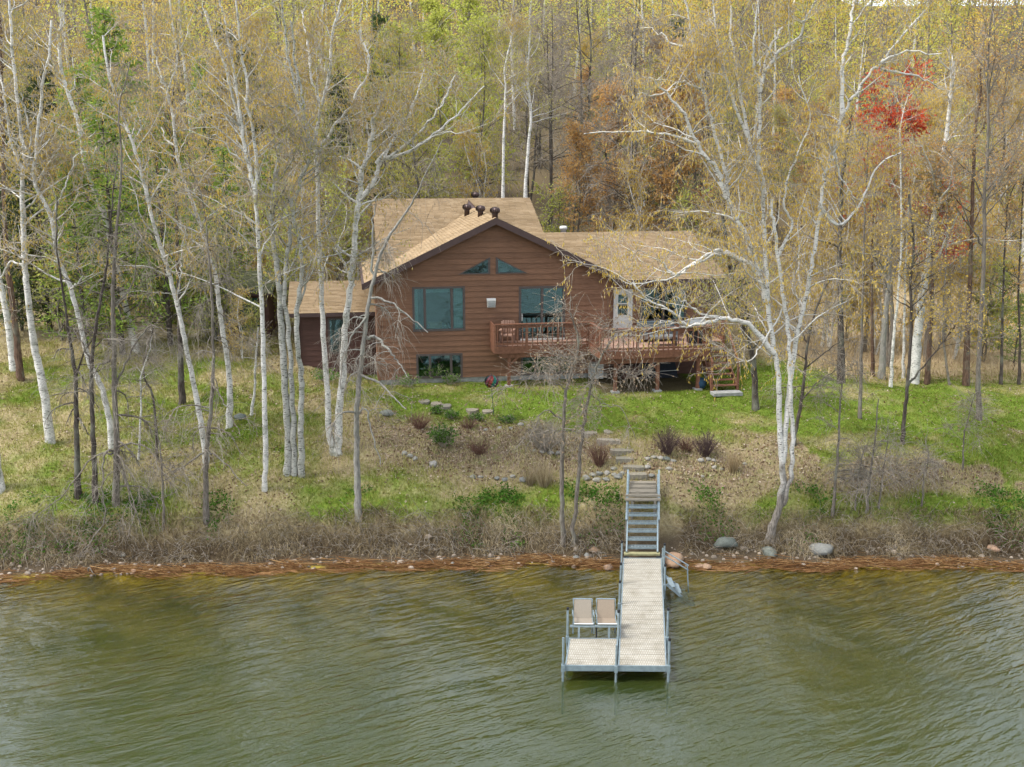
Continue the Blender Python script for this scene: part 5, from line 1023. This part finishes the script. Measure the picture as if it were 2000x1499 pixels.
traced('bare_tree', 'small two-stemmed budding tree left of the bank stairs', (1101, 1066), [([(1098, 1000), (1098, 905), (1100, 839), (1106, 766), (1118, 720), (1130, 670), (1120, 630)], 13, 3), ([(1118, 1062), (1124, 1000), (1133, 888), (1141, 822), (1152, 760), (1165, 720), (1190, 670), (1205, 640)], 11, 3), ([(1110, 760), (1070, 745), (1040, 740), (1010, 750)], 3.2, 1, -.8), ([(1150, 765), (1180, 790), (1215, 800), (1240, 860)], 3.2, 1, -1.), ([(1118, 720), (1080, 690), (1060, 650)], 3.2, 1, .6), ([(1165, 720), (1210, 725), (1270, 745)], 3.2, 1, -.6), ([(1102, 830), (1070, 800), (1045, 830), (1030, 870)], 4, 1.2, -.7)], 'grey', 'budgrey', 'bare', ext=.8, seed=12, n1=46, len1=1.5, f0=.46, n2=6, n3=4, nl=2, leafscale=1.5, r3=.005)
BC = 'big birch clump on the bank right of the dock, many forked white stems'
traced(B, BC, (1498, 1058), [([(1512, 1020), (1530, 960), (1527, 900), (1523, 830), (1520, 740), (1511, 680), (1499, 590), (1496, 520), (1492, 437), (1489, 350), (1475, 315), (1457, 262), (1436, 210), (1422, 164), (1408, 115), (1398, 52), (1394, 0)], 17, 5), ([(1520, 1000), (1540, 950), (1550, 860), (1544, 770), (1541, 680), (1532, 590), (1520, 500), (1512, 440), (1505, 390)], 13, 5), ([(1507, 1030), (1524, 965), (1532, 860), (1541, 770), (1553, 680), (1565, 620), (1577, 560), (1590, 490), (1601, 402), (1615, 332), (1629, 297), (1646, 227), (1671, 182), (1702, 140), (1720, 122), (1755, 80), (1807, 21)], 15, 3, .8), ([(1645, 228), (1646, 140), (1657, 70), (1667, 17), (1672, -20)], 10, 4), ([(1720, 135), (1790, 150), (1842, 175)], 6, 1.5, .8), ([(1720, 122), (1770, 100), (1840, 108)], 6, 1.5, -.5), ([(1498, 590), (1478, 520), (1454, 455), (1422, 392), (1401, 332), (1363, 283), (1335, 224), (1300, 182), (1270, 150)], 15, 3, -1.), ([(1489, 352), (1468, 297), (1454, 227), (1440, 140), (1429, 70), (1426, 0)], 10, 4, .8), ([(1480, 320), (1485, 227), (1482, 157), (1471, 122), (1475, 60), (1480, 0)], 9, 3), ([(1484, 180), (1496, 112), (1524, 63), (1552, 0)], 8, 3, .9), ([(1492, 140), (1527, 98), (1562, 70), (1573, 35), (1594, 0)], 8, 3, -.8), ([(1420, 385), (1415, 332), (1391, 245), (1373, 175), (1352, 87), (1338, 0)], 10, 4, -.7), ([(1363, 283), (1300, 262), (1230, 258), (1140, 262)], 7, 1.5, -.6), ([(1373, 175), (1330, 160), (1290, 185), (1240, 182)], 6, 1.5), ([(1352, 90), (1310, 85), (1280, 60), (1250, 55)], 6, 1.5, .6), ([(1480, 530), (1446, 507), (1404, 490), (1367, 507), (1330, 535), (1311, 537), (1299, 519), (1285, 505)], 12, 2, -1.0), ([(1446, 507), (1404, 498), (1360, 515), (1300, 545), (1230, 555)], 8, 1.5, -1.2), ([(1512, 690), (1470, 640), (1423, 622), (1390, 628), (1344, 636), (1316, 612), (1262, 582), (1239, 554)], 13, 2, -1.4), ([(1423, 622), (1374, 615), (1345, 595), (1320, 580)], 7, 2, -.6), ([(1344, 636), (1325, 632), (1300, 630), (1285, 632)], 5, 1.5), ([(1601, 402), (1640, 440), (1680, 395), (1720, 320), (1760, 300)], 8, 2, .7), ([(1520, 500), (1545, 440), (1530, 400), (1545, 330), (1580, 240), (1560, 150)], 7, 2, -.6), ([(1629, 297), (1645, 350), (1665, 380), (1690, 400)], 5, 1.5, .5), ([(1538, 590), (1500, 655), (1470, 700), (1440, 708)], 5, 1.5, -.6)], 'clump', seed=13, n1=220, len1=2.5, f0=.30, n2=6, n3=4, nl=5)
traced('old_tree', 'dark-barked old tree standing by the deck stairs', (1476, 800), [([(1475, 755), (1469, 695), (1457, 644), (1440, 590), (1428, 540), (1420, 480), (1410, 420)], 17, 6), ([(1469, 690), (1490, 640), (1500, 580)], 6, 2), ([(1440, 590), (1405, 575), (1380, 590)], 6, 2)], 'dark', 'olive', seed=14, n1=34, len1=2.4, f0=.34)
traced('slim_tree', 'tall slim grey-brown tree with upswept branches near the right edge', (1913, 822), [([(1910, 740), (1916, 620), (1922, 500), (1923, 385), (1930, 245), (1930, 105), (1940, 0)], 14, 4), ([(1920, 480), (1895, 440), (1870, 380)], 5, 1.5), ([(1922, 430), (1950, 390), (1990, 350)], 5, 1.5)], 'grey', 'orange', 'maple', seed=15, n1=40, len1=3.2, f0=.42, n2=7, n3=6, nl=2, spread=.5, leafscale=.6)
traced('forked_tree', 'dark slim tree forking low on the right lawn', (1763, 866), [([(1766, 810), (1772, 755), (1779, 640), (1778, 560), (1784, 480), (1775, 380)], 11, 4), ([(1772, 757), (1795, 725), (1814, 704), (1844, 668), (1870, 630)], 6, 2, -.5)], 'dark', 'gold', 'maple', seed=16, n1=28, len1=2.2, f0=.38, nl=3, n3=5, leafscale=.55)
traced(B, 'thick leaning birch among the trunks on the right', (1784, 748), [([(1790, 680), (1796, 620), (1806, 550), (1814, 510), (1825, 420), (1835, 350), (1844, 297), (1856, 192), (1862, 120)], 26, 6), ([(1806, 550), (1828, 510), (1850, 460), (1874, 413)], 9, 3), ([(1844, 300), (1880, 285), (1910, 290)], 5, 2)], 'birch', seed=17, n1=34, len1=3., f0=.42)
for (x, y, w, pts, bk, lf, kd, lb) in (
    (1643, 748, 20, [(1642, 660), (1641, 590), (1640, 480), (1645, 350)], 'dark', 'gold', 'birch', 'dark thick trunk, leftmost of the row behind the right lawn'),
    (1680, 818, 10, [(1682, 720), (1683, 640), (1685, 545), (1690, 400)], 'grey', 'gold', 'birch', 'slim grey tree rooted on the right lawn in front of the trunk row'),
    (1706, 736, 10, [(1704, 660), (1702, 560), (1706, 420)], 'red', 'gold', 'maple', 'thin reddish trunk second in the row behind the right lawn'),
    (1722, 742, 18, [(1726, 660), (1735, 560), (1742, 430)], 'pale', 'gold', 'birch', 'pale lichen-covered trunk in the row behind the right lawn'),
    (1740, 758, 9, [(1744, 680), (1752, 590), (1760, 480), (1758, 300)], 'birch', 'gold', 'birch', 'thin white birch just right of the pale lichen trunk'),
    (1764, 740, 8, [(1766, 650), (1768, 560), (1775, 400)], 'birch', 'gold', 'birch', 'thin white birch against the dark forked tree'),
    (1810, 750, 15, [(1815, 680), (1820, 600), (1822, 480)], 'red', 'gold', 'maple', 'reddish trunk right of the thick leaning birch'),
    (1887, 754, 17, [(1890, 660), (1894, 560), (1898, 440), (1905, 250)], 'red', 'orange', 'maple', 'dark reddish straight trunk left of the slim upswept tree'),
    (1955, 752, 9, [(1957, 680), (1958, 600), (1965, 450)], 'dark', 'orange', 'maple', 'thin dark trunk right of the slim upswept tree'),
    (1990, 752, 8, [(1992, 680), (1990, 560), (1995, 430)], 'dark', 'olive', 'birch', 'thin dark trunk at the right edge'),
    (1855, 752, 6, [(1842, 650), (1846, 540), (1850, 430)], 'grey', 'orange', 'maple', 'thin grey sapling trunk before the tan field'),
    (355, 790, 17, [(353, 700), (350, 600), (345, 450), (340, 300)], 'dark', 'gold', 'birch', 'thick dark trunk behind the leaning white birch'),
    (270, 900, 6, [(276, 800), (275, 740), (290, 690), (300, 640)], 'birch', None, 'bare', 'thin crooked white sapling on the left slope'),
    (308, 900, 7, [(300, 780), (283, 740), (282, 700), (300, 640)], 'dark', None, 'bare', 'thin crooked brown sapling beside the white one'),
    (489, 815, 8, [(497, 760), (500, 700), (505, 640)], 'birch', None, 'bare', 'short white birch sapling behind the slim grey trunk'),
    (982, 392, 8, [(984, 280), (988, 175), (986, 133), (1005, 52)], 'birch', 'gold', 'birch', ''), (1026, 388, 9, [(1031, 297), (1037, 227), (1031, 157), (1036, 60)], 'birch', 'olive', 'birch', '')):
    far = y < 400
    traced('birch_tree' if bk == 'birch' else 'tree', lb or ('slender white birch rising behind the roof ridge, left of the two' if x < 1000 else 'slender white birch rising behind the roof ridge, right of the two'), (x, y), [(pts, w, w * .35)], bk, lf, kd, seed=x, n1=18 if kd != 'bare' else 8, len1=2.6 if kd != 'bare' else 1.0, f0=.45, n2=5, n3=5, nl=5 if lf else 0, ext=2.5 if lf and not far else 0, Y=62 if far else None, leafscale=.6 if kd == 'maple' else 1.)
traced('crooked_tree', 'small twisted dark tree leaning before the big birch clump', (1552, 870), [([(1553, 845), (1565, 785), (1574, 710), (1580, 659), (1598, 590), (1625, 540)], 11, 3), ([(1578, 670), (1560, 640), (1545, 600)], 4, 1.5), ([(1567, 780), (1600, 745), (1640, 720)], 4, 1.5), ([(1572, 720), (1610, 690), (1655, 660)], 4, 1.5)], 'dark', 'budgrey', 'bare', seed=21, n1=26, len1=1.4, f0=.3, nl=2)
for k, (x, y, w, pts, lb) in enumerate(((1625, 1010, 9, [(1635, 900), (1640, 800), (1648, 700)], 'slim grey sapling on the bank right of the big birch clump'), (1692, 1000, 8, [(1700, 930), (1708, 870), (1716, 780)], 'slim grey sapling in the brush, tallest of the bank thicket'), (1670, 995, 5, [(1676, 930), (1690, 870)], 'short thin sapling left of the tallest bank sapling'), (1716, 995, 6, [(1724, 930), (1735, 860)], 'short thin sapling right of the tallest bank sapling'), (1880, 920, 5, [(1882, 860), (1890, 820), (1905, 770)], 'little bare sapling on the right slope'), (320, 1035, 8, [(318, 960), (314, 890), (300, 800)], 'thin grey sapling on the left bank between the bare trees'), (1800, 990, 5, [(1805, 930), (1815, 880)], 'thin bare sapling on the far right slope'))):
    traced('sapling', lb, (x, y), [(pts, w, 2)], 'grey', 'budgrey', 'bare', seed=40 + k, n1=14, len1=1.2, f0=.25, n2=4, n3=4, nl=1)
# bare shore trees on the left with limbs hanging over the water
traced('bare_tree', 'bare grey shore tree on the left with limbs drooping into the water', (226, 985), [([(227, 887), (224, 760), (221, 650), (221, 567), (226, 480), (232, 400), (238, 320)], 17, 4), ([(226, 880), (205, 885), (200, 940), (205, 1010), (165, 1075), (140, 1115), (152, 1155)], 6, 1.2, -2.6), ([(165, 1080), (175, 1110), (195, 1138), (230, 1145)], 4, 1.2, -.4, -2.4), ([(226, 872), (275, 868), (310, 900), (345, 930)], 5, 1.2, -1.2), ([(222, 884), (180, 895), (130, 960), (60, 1020)], 5, 1.2, -1.3), ([(228, 890), (255, 960), (268, 1010), (290, 1075)], 5, 1.2, -1.6), ([(224, 760), (250, 700), (290, 640), (330, 650)], 6, 1.5, -.5), ([(222, 700), (190, 720), (170, 780)], 5, 1.5, -.8), ([(222, 600), (255, 560), (270, 480)], 5, 1.5, .6), ([(224, 890), (240, 930), (260, 1000), (250, 1050)], 5, 1.5, -1.5)], 'grey', 'budgrey', 'weep', ext=3.5, seed=22, n1=58, len1=1.9, f0=.12, n2=6, n3=4, nl=0, r3=.005)
traced('bare_tree', 'brown bare trunk on the left bank, leftmost of three', (152, 972), [([(150, 887), (149, 800), (147, 727), (135, 660), (128, 600)], 17, 5), ([(148, 740), (165, 690), (190, 640)], 6, 2)], 'dark', 'budgrey', 'weep', ext=4, seed=23, n1=22, len1=1.5, f0=.25, n2=4, n3=2, nl=0, r3=.005)
traced('bare_tree', 'brown bare trunk on the left bank, middle of three', (186, 985), [([(184, 887), (180, 800), (179, 713), (190, 620), (205, 540), (212, 480)], 15, 4), ([(181, 720), (160, 670), (140, 640)], 5, 2)], 'dark', 'budgrey', 'bare', ext=3, seed=24, n1=24, len1=1.6, f0=.3, n2=4, n3=2, nl=0, r3=.005)
traced('bare_tree', 'grey bare tree on the left bank in front of the leaning birch', (402, 1018), [([(402, 930), (403, 880), (412, 800), (416, 740), (417, 665), (412, 560), (405, 470)], 15, 4), ([(403, 885), (375, 900), (340, 925)], 6, 1.5, -.6), ([(404, 880), (440, 905), (480, 950)], 6, 1.5, -.8), ([(414, 750), (440, 790), (470, 850)], 5, 1.5, -.8)], 'grey', 'budgrey', 'weep', ext=3, seed=25, n1=34, len1=1.6, f0=.22, n2=5, n3=3, nl=0, r3=.005)
tag(traced(B, 'thick birch foot at the left edge near the bank', (0, 960), [([(-8, 900), (-20, 800), (-40, 650), (-60, 400)], 26, 10)], seed=26, n1=10, len1=2, f0=.6))
# ------------------------------------------------------------------ forest behind: a few grown trees of each kind, copied singly
def proto(kind, seed, h, nst, leaf, bark, n1, len1, f0, n2, n3, nl, r=.13, leafscale=1.4, spread=1., lo=False):
    rng = np.random.RandomState(seed); S, R = [], []
    for k in range(nst):
        a = rng.uniform(0, 6.28); l = rng.uniform(.04, .12) * (k > 0) + .02; P = np.array([[math.cos(a) * l * h * t + rng.normal(0, .12) * (t > 0), math.sin(a) * l * h * t + rng.normal(0, .12) * (t > 0), h * t * rng.uniform(.93, 1.0) - .2 * (t == 0)] for t in np.linspace(0, 1, 7)]); S.append(smooth_line(P, 3)); R.append((r, .02))
    g = grow(S, R, kind, seed, n1, len1, f0, n2, n3, nl, spread=spread, leafscale=leafscale, r3=.010); return g, bark, leaf
PR = {}
def P_(key, *a, **k): PR.setdefault(key, []).append(proto(*a, **k))
for s in range(3): P_('gold', 'birch', 300 + s, 15, 1 + s % 2, 'gold', 'birch', 34, 3.2, .35, 6, 6, 7, leafscale=1.4)
for s in range(2): P_('olive', 'birch', 310 + s, 15, 1, 'olive', 'dark', 34, 3.2, .3, 6, 6, 7, leafscale=1.4)
for s in range(2): P_('orange', 'maple', 320 + s, 14, 2, 'orange', 'grey', 38, 3.2, .25, 7, 6, 8, leafscale=.95)
P_('red', 'maple', 330, 13, 2, 'red', 'grey', 30, 2.3, .5, 6, 5, 13, leafscale=.8)
for s in range(2): P_('lowgold', 'birch', 360 + s, 8, 2, 'gold', 'birch', 30, 2.2, .12, 6, 5, 7, leafscale=1.3, r=.06)
for s in range(2): P_('lowgreen', 'maple', 370 + s, 6, 3, 'lime', 'grey', 28, 1.8, .08, 6, 5, 7, leafscale=.7, r=.04)
for s in range(2): P_('lime', 'maple', 340 + s, 16, 1, 'lime', 'grey', 36, 3.2, .3, 6, 6, 8, leafscale=1.15)
for s in range(2): P_('bare', 'bare', 350 + s, 17, 2, 'budgrey', 'dark', 44, 4.0, .35, 6, 6, 2, leafscale=1.5, r=.16)
def conifer(seed, h, leaf, rad, f0=.12, whorl=.55, nb=6, nn=26, droop=.15, rise=.25):
    rng = np.random.RandomState(seed); P = smooth_line(np.array([[0, 0, -.2], [.05, 0, h * .5], [0, .05, h]]), 4); S, D, Ln = [], [], []; z = h * f0
    while z < h * .98:
        k = 1 - (z - h * f0) / (h * (1 - f0)); a0 = rng.uniform(0, 6.28)
        for i in range(nb):
            if rng.rand() < .15: continue
            a = a0 + 6.28 * i / nb + rng.normal(0, .2); S.append([0, 0, z + rng.normal(0, .1)]); D.append([math.cos(a), math.sin(a), rise + rng.normal(0, .1)]); Ln.append(rad * (k ** .75) * rng.uniform(.65, 1.1) + .15)
        z += whorl * rng.uniform(.7, 1.2)
    S, D, Ln = map(np.array, (S, D, Ln)); B = batch_poly(S, D, Ln, 6, rng, droop, .08)
    g = {'trunk': join([batch_tubes(P[None], np.array([h * .013]), np.array([.02]), 8), batch_tubes(B, np.full(len(B), .03), np.full(len(B), .008), 4)]), 'twig': None}
    n = nn * len(B); q, t, i, tt = pick(B, rng, n, .25, 1.); q = q + rng.normal(0, .10, (n, 3)) * [1, 1, .6] * rad / 2; d = nrm(t * .8 + rand_dir(rng, n)) * rng.uniform(.16, .34, n)[:, None]; e = nrm(np.cross(d, rand_dir(rng, n))) * .045
    g['leaf'] = (np.stack([q, q + d * .5 + e, q + d, q + d * .5 - e], 1).reshape(-1, 3), np.arange(4 * n).reshape(n, 4)); g['tint'] = np.repeat(np.clip(rng.normal(.5, .25, n), 0, 1), 4); return g, 'dark', leaf
PR['pine'] = [conifer(400 + s, 11, 'pine', 2.9, .12, .6, 6, 34, .1, .35) for s in range(2)]
PR['spruce'] = [conifer(410 + s, 14, 'spruce', 2.3, .06, .42, 7, 30) for s in range(2)]
PM = {k: [tree_meshes(g, M[BARK[b][0]], M[BARK[b][1]], M[l]) for g, b, l in v] for k, v in PR.items()}
NAMES = {'gold': ('birch_tree', 'golden catkin-covered birch in the woods', 'golden birches in the woods'), 'olive': ('aspen_tree', 'olive-yellow budding aspen in the woods', 'olive budding trees in the woods'), 'orange': ('maple_tree', 'orange budding maple in the woods', 'orange maples in the woods'), 'red': ('red_maple', 'red flowering maple in the woods', 'red maples in the woods'), 'lime': ('leafing_tree', 'bright yellow-green leafing tree high in the woods', 'yellow-green trees in the woods'), 'lowgold': ('young_birch', 'young golden birch', 'young birches at the edge of the woods'), 'lowgreen': ('leafing_sapling', 'low yellow-green leafing sapling', 'leafing saplings at the edge of the woods'), 'bare': ('leafless_tree', 'tall dark leafless tree in the woods', 'leafless trees in the woods'), 'pine': ('pine_tree', 'soft green pine in the woods', 'green pines in the woods'), 'spruce': ('spruce_tree', 'dark green spruce in the woods', 'dark spruces in the woods')}
rF = random.Random(8)
def where(px, Y):
    for lim, t in ((230, 'behind the far left birches'), (450, 'behind the shed'), (720, 'above the entry wing roof'), (960, 'above the gable roof'), (1150, 'behind the rear roof ridge'), (1400, 'above the right wing roof'), (1680, 'behind the big birch clump'), (9999, 'behind the right-hand trunks')):
        if px < lim: break
    return t + (', lowest in the woods' if Y < 66 else ', in the front rank' if Y < 73 else ', in the middle rank' if Y < 88 else ', high up the hill')
def wood(kind, px, Y, s=1.0, label=None, group=True, z=None):
    x = (px - 1000) / F_PX * (Y * _c + 8 * _s); nm, lb, gp = NAMES[kind]; ms = rF.choice(PM[kind]); s = s * rF.uniform(.88, 1.12)
    return place_tree(nm, ms, (x, Y, float(gh(x, Y)) - .1), label or lb.replace(' in the woods', '').replace(' high', '') + ' ' + where(px, Y), None if label else gp, rF.uniform(0, 6.28), s, 'tree', s * rF.uniform(.92, 1.1))
def zone(px):
    if px < 60: return ['gold', 'gold', 'spruce']
    if px < 420: return ['gold', 'gold', 'pine', 'pine', 'olive', 'gold']
    if px < 720: return ['gold', 'gold', 'olive', 'gold', 'spruce']
    if px < 980: return ['gold', 'olive', 'lime', 'olive', 'spruce']
    if px < 1130: return ['olive', 'bare', 'olive', 'bare']
    if px < 1400: return ['orange', 'orange', 'gold', 'olive', 'bare']
    if px < 1680: return ['gold', 'gold', 'orange', 'olive']
    return ['gold', 'gold', 'olive', 'gold', 'bare']
for Y, n in ((63, 13), (69, 15), (76, 16), (84, 18), (94, 19), (106, 20)):
    for i in range(n):
        px = -160 + (2320 / n) * (i + rF.uniform(.1, .9)); x = (px - 1000) / F_PX * (Y + 2)
        Yj = Y + rF.uniform(-3, 3)
        if field_at(x, Yj) > .3 or (640 < px < 1420 and Yj < 62): continue
        wood(rF.choice(zone(px)), px, Yj, .95)
for (k, px, Y, s, lb) in (('pine', 190, 52, 1.05, 'soft green pine left of the shed, foremost of the pines'), ('pine', 310, 55, 1.05, 'soft green pine between the leaning birches'), ('pine', 420, 50, .55, 'small green pine beside the shed'), ('pine', 250, 60, 1.25, 'tall soft green pine behind the left birches'), ('pine', 540, 62, .7, 'green pine behind the entry wing roof'), ('spruce', 60, 58, .8, 'dark spruce at the far left behind the birches'), ('spruce', 120, 64, .9, 'dark spruce behind the crooked left birch'), ('spruce', 755, 78, 1.1, 'dark spruce above the left end of the roof'), ('spruce', 480, 80, 1.1, 'dark spruce high in the upper left woods'), ('spruce', 1310, 92, 1.25, 'dark spruce above the right wing roof'), ('pine', 1990, 50, .35, 'young green pine at the right edge of the lawn'), ('pine', 1960, 56, .5, 'small green pine behind the trunks at the right edge'), ('red', 1740, 50, 1.12, 'red flowering maple between the right birches'), ('red', 1815, 52, .76, 'smaller red flowering maple beside the thick leaning birch'), ('gold', 1610, 56, .8, 'golden birch filling in behind the trunk row, left of four'), ('gold', 1700, 60, .85, 'golden birch filling in behind the trunk row, second of four'), ('olive', 1850, 58, .8, 'olive budding aspen filling in behind the trunk row'), ('gold', 1960, 62, .9, 'golden birch filling in behind the trunk row, nearest the right edge'), ('gold', 1790, 66, .9, 'golden birch farther back behind the thick leaning birch'), ('red', 1695, 55, 1.0, 'red flowering maple left of the other two, behind the tall birch fork'), ('pine', 165, 47, .85, 'green pine just behind the crooked left birch'), ('pine', 235, 48, .95, 'green pine behind the bare shore tree top'), ('pine', 330, 49, .9, 'green pine left of the three-stemmed birch'), ('spruce', 25, 51, .75, 'dark spruce at the left edge behind the first birch'), ('spruce', 95, 52, .8, 'dark spruce between the two leftmost birches'), ('pine', 455, 56, .8, 'green pine above the shed roof'), ('lime', 860, 86, 1.1, 'bright yellow-green tree above the house, left of the two'), ('lime', 925, 92, 1.1, 'bright yellow-green tree above the house, right of the two'), ('orange', 1120, 64, .8, 'orange budding maple right behind the back roof'), ('orange', 1190, 67, .9, 'orange budding maple behind the right wing roof'), ('orange', 1290, 64, .8, 'orange budding maple above the wing roof end'), ('bare', 1150, 88, 1.1, 'large dark leafless tree above the wing roof'), ('bare', 1230, 94, 1.15, 'large dark leafless tree right of the first above the wing roof'), ('bare', 270, 82, 1.1, 'dark leafless tree high in the upper left woods'), ('bare', 1930, 74, 1.0, 'leafless tree against the sky at the upper right')):
    wood(k, px, Y, s, lb)
for i, (k, px, Y, s_) in enumerate((('lowgold', 1560, 52, 1.), ('lowgold', 1625, 55, 1.1), ('lowgold', 1715, 54, 1.), ('lowgold', 1790, 57, 1.1), ('lowgold', 1870, 53, 1.), ('lowgold', 1950, 56, 1.1), ('lowgreen', 1930, 52, .8), ('lowgreen', 1660, 58, .9), ('lowgold', 1480, 56, 1.), ('lowgold', 1420, 60, 1.2), ('lowgreen', 430, 49, .9), ('lowgreen', 395, 52, 1.), ('lowgreen', 555, 53, .9), ('lowgreen', 330, 50, .8), ('lowgreen', 210, 49, 1.), ('lowgreen', 120, 50, 1.), ('lowgreen', 40, 52, 1.1), ('lowgold', 470, 47.5, .42), ('lowgreen', 500, 48, .4), ('lowgold', 470, 58, 1.1), ('lowgold', 590, 58, 1.1), ('lowgreen', 660, 60, 1.2), ('lowgold', 700, 62, 1.2), ('lowgreen', 860, 66, 1.2), ('lowgold', 940, 66, 1.2), ('lowgreen', 1090, 64, 1.2), ('lowgold', 1240, 62, 1.1), ('lowgreen', 1340, 62, 1.1), ('lowgreen', 270, 56, 1.3), ('lowgreen', 160, 57, 1.2))):
    wood(k, px, Y, s_)
# far hillside: one wooded mass
parts, tints, mids = [], [], []; off = 0; Vs, Fs = [], []
FARK = {'gold': 0, 'olive': 1, 'orange': 2, 'lime': 3, 'bare': 4, 'spruce': 5}
rng = np.random.RandomState(99); far_n = 0
for Y, n in ((118, 26), (136, 28), (160, 28), (188, 30), (225, 36), (275, 40)):
    for i in range(n):
        px = -140 + (2280 / n) * (i + rng.uniform(0, 1)); x = (px - 1000) / F_PX * (Y + 2); y = Y + rng.uniform(-6, 6)
        k = rng.choice(['gold', 'olive', 'bare', 'lime', 'olive', 'bare'] if px < 1600 else ['gold', 'olive', 'bare', 'olive']); z0 = float(gh(x, y)); h = rng.uniform(17, 24) * (1 if px < 1550 else .95); r = h * rng.uniform(.20, .30)
        m = 1700; t = rng.beta(1.6, 1.5, m); a = rng.uniform(0, 6.28, m); rad = r * np.sqrt(rng.uniform(0, 1, m)) * np.sin(np.pi * np.clip(t * .85 + .12, 0, 1)); c = np.stack([x + np.cos(a) * rad, y + np.sin(a) * rad, z0 + h * (.04 + .96 * t)], -1)
        c += rng.normal(0, .25, c.shape); Vv, Fc = leaf_quads(c, rng.uniform(.18, .44, m) * (1 if k != 'bare' else .35) * Y / 150, rng, .6); Vs.append(Vv); Fs.append(Fc + off); off += len(Vv); tints.append(np.repeat(np.clip(rng.normal(.5, .25, m), 0, 1), 4)); mids.append(np.full(m, FARK[k]))
        tp = np.array([[[x, y, z0 - .3], [x + rng.normal(0, .5), y, z0 + h * .5], [x + rng.normal(0, .9), y, z0 + h * .95]]]); Vv, Fc = batch_tubes(tp, [.22], [.04], 5); Vs.append(Vv); Fs.append(Fc + off); off += len(Vv); tints.append(np.zeros(len(Vv))); mids.append(np.full(len(Fc), 6 if rng.rand() > .35 else 7))
        nb = 26; q, t_, i_, _ = pick(tp, rng, nb, .3, .95); bp = batch_poly(q, t_ * .6 + rand_dir(rng, nb), rng.uniform(1.5, 4, nb), 5, rng, -.1, .15); Vv, Fc = batch_tubes(bp, np.full(nb, .06), np.full(nb, .02), 3); Vs.append(Vv); Fs.append(Fc + off); off += len(Vv); tints.append(np.zeros(len(Vv))); mids.append(np.full(len(Fc), 6))
fo = bpy.data.objects.new('distant_forest', mesh_np('distant_forest', np.concatenate(Vs), [np.concatenate(Fs)], [M[k] for k in ('gold', 'olive', 'orange', 'lime', 'budgrey', 'spruce', 'bark', 'birch')], tint=np.concatenate(tints), midx=np.concatenate(mids))); link(fo); tag(fo, 'far wooded hillside closing the view behind the near trees', 'forest', kind='stuff')

# look-alikes in one place: told apart by their order from the left
ORD = 'first second third fourth fifth sixth seventh eighth ninth tenth eleventh twelfth thirteenth fourteenth fifteenth sixteenth seventeenth eighteenth'.split()
_by = {}
for o in COL.objects:
    if o.parent is None and o.get('label'): _by.setdefault(o['label'], []).append(o)
for lb, os_ in _by.items():
    if 1 < len(os_) <= len(ORD):
        for i, o in enumerate(sorted(os_, key=lambda q: q.location.x / max(q.location.y, 1))): o['label'] = lb + ', ' + ORD[i] + ' from left'
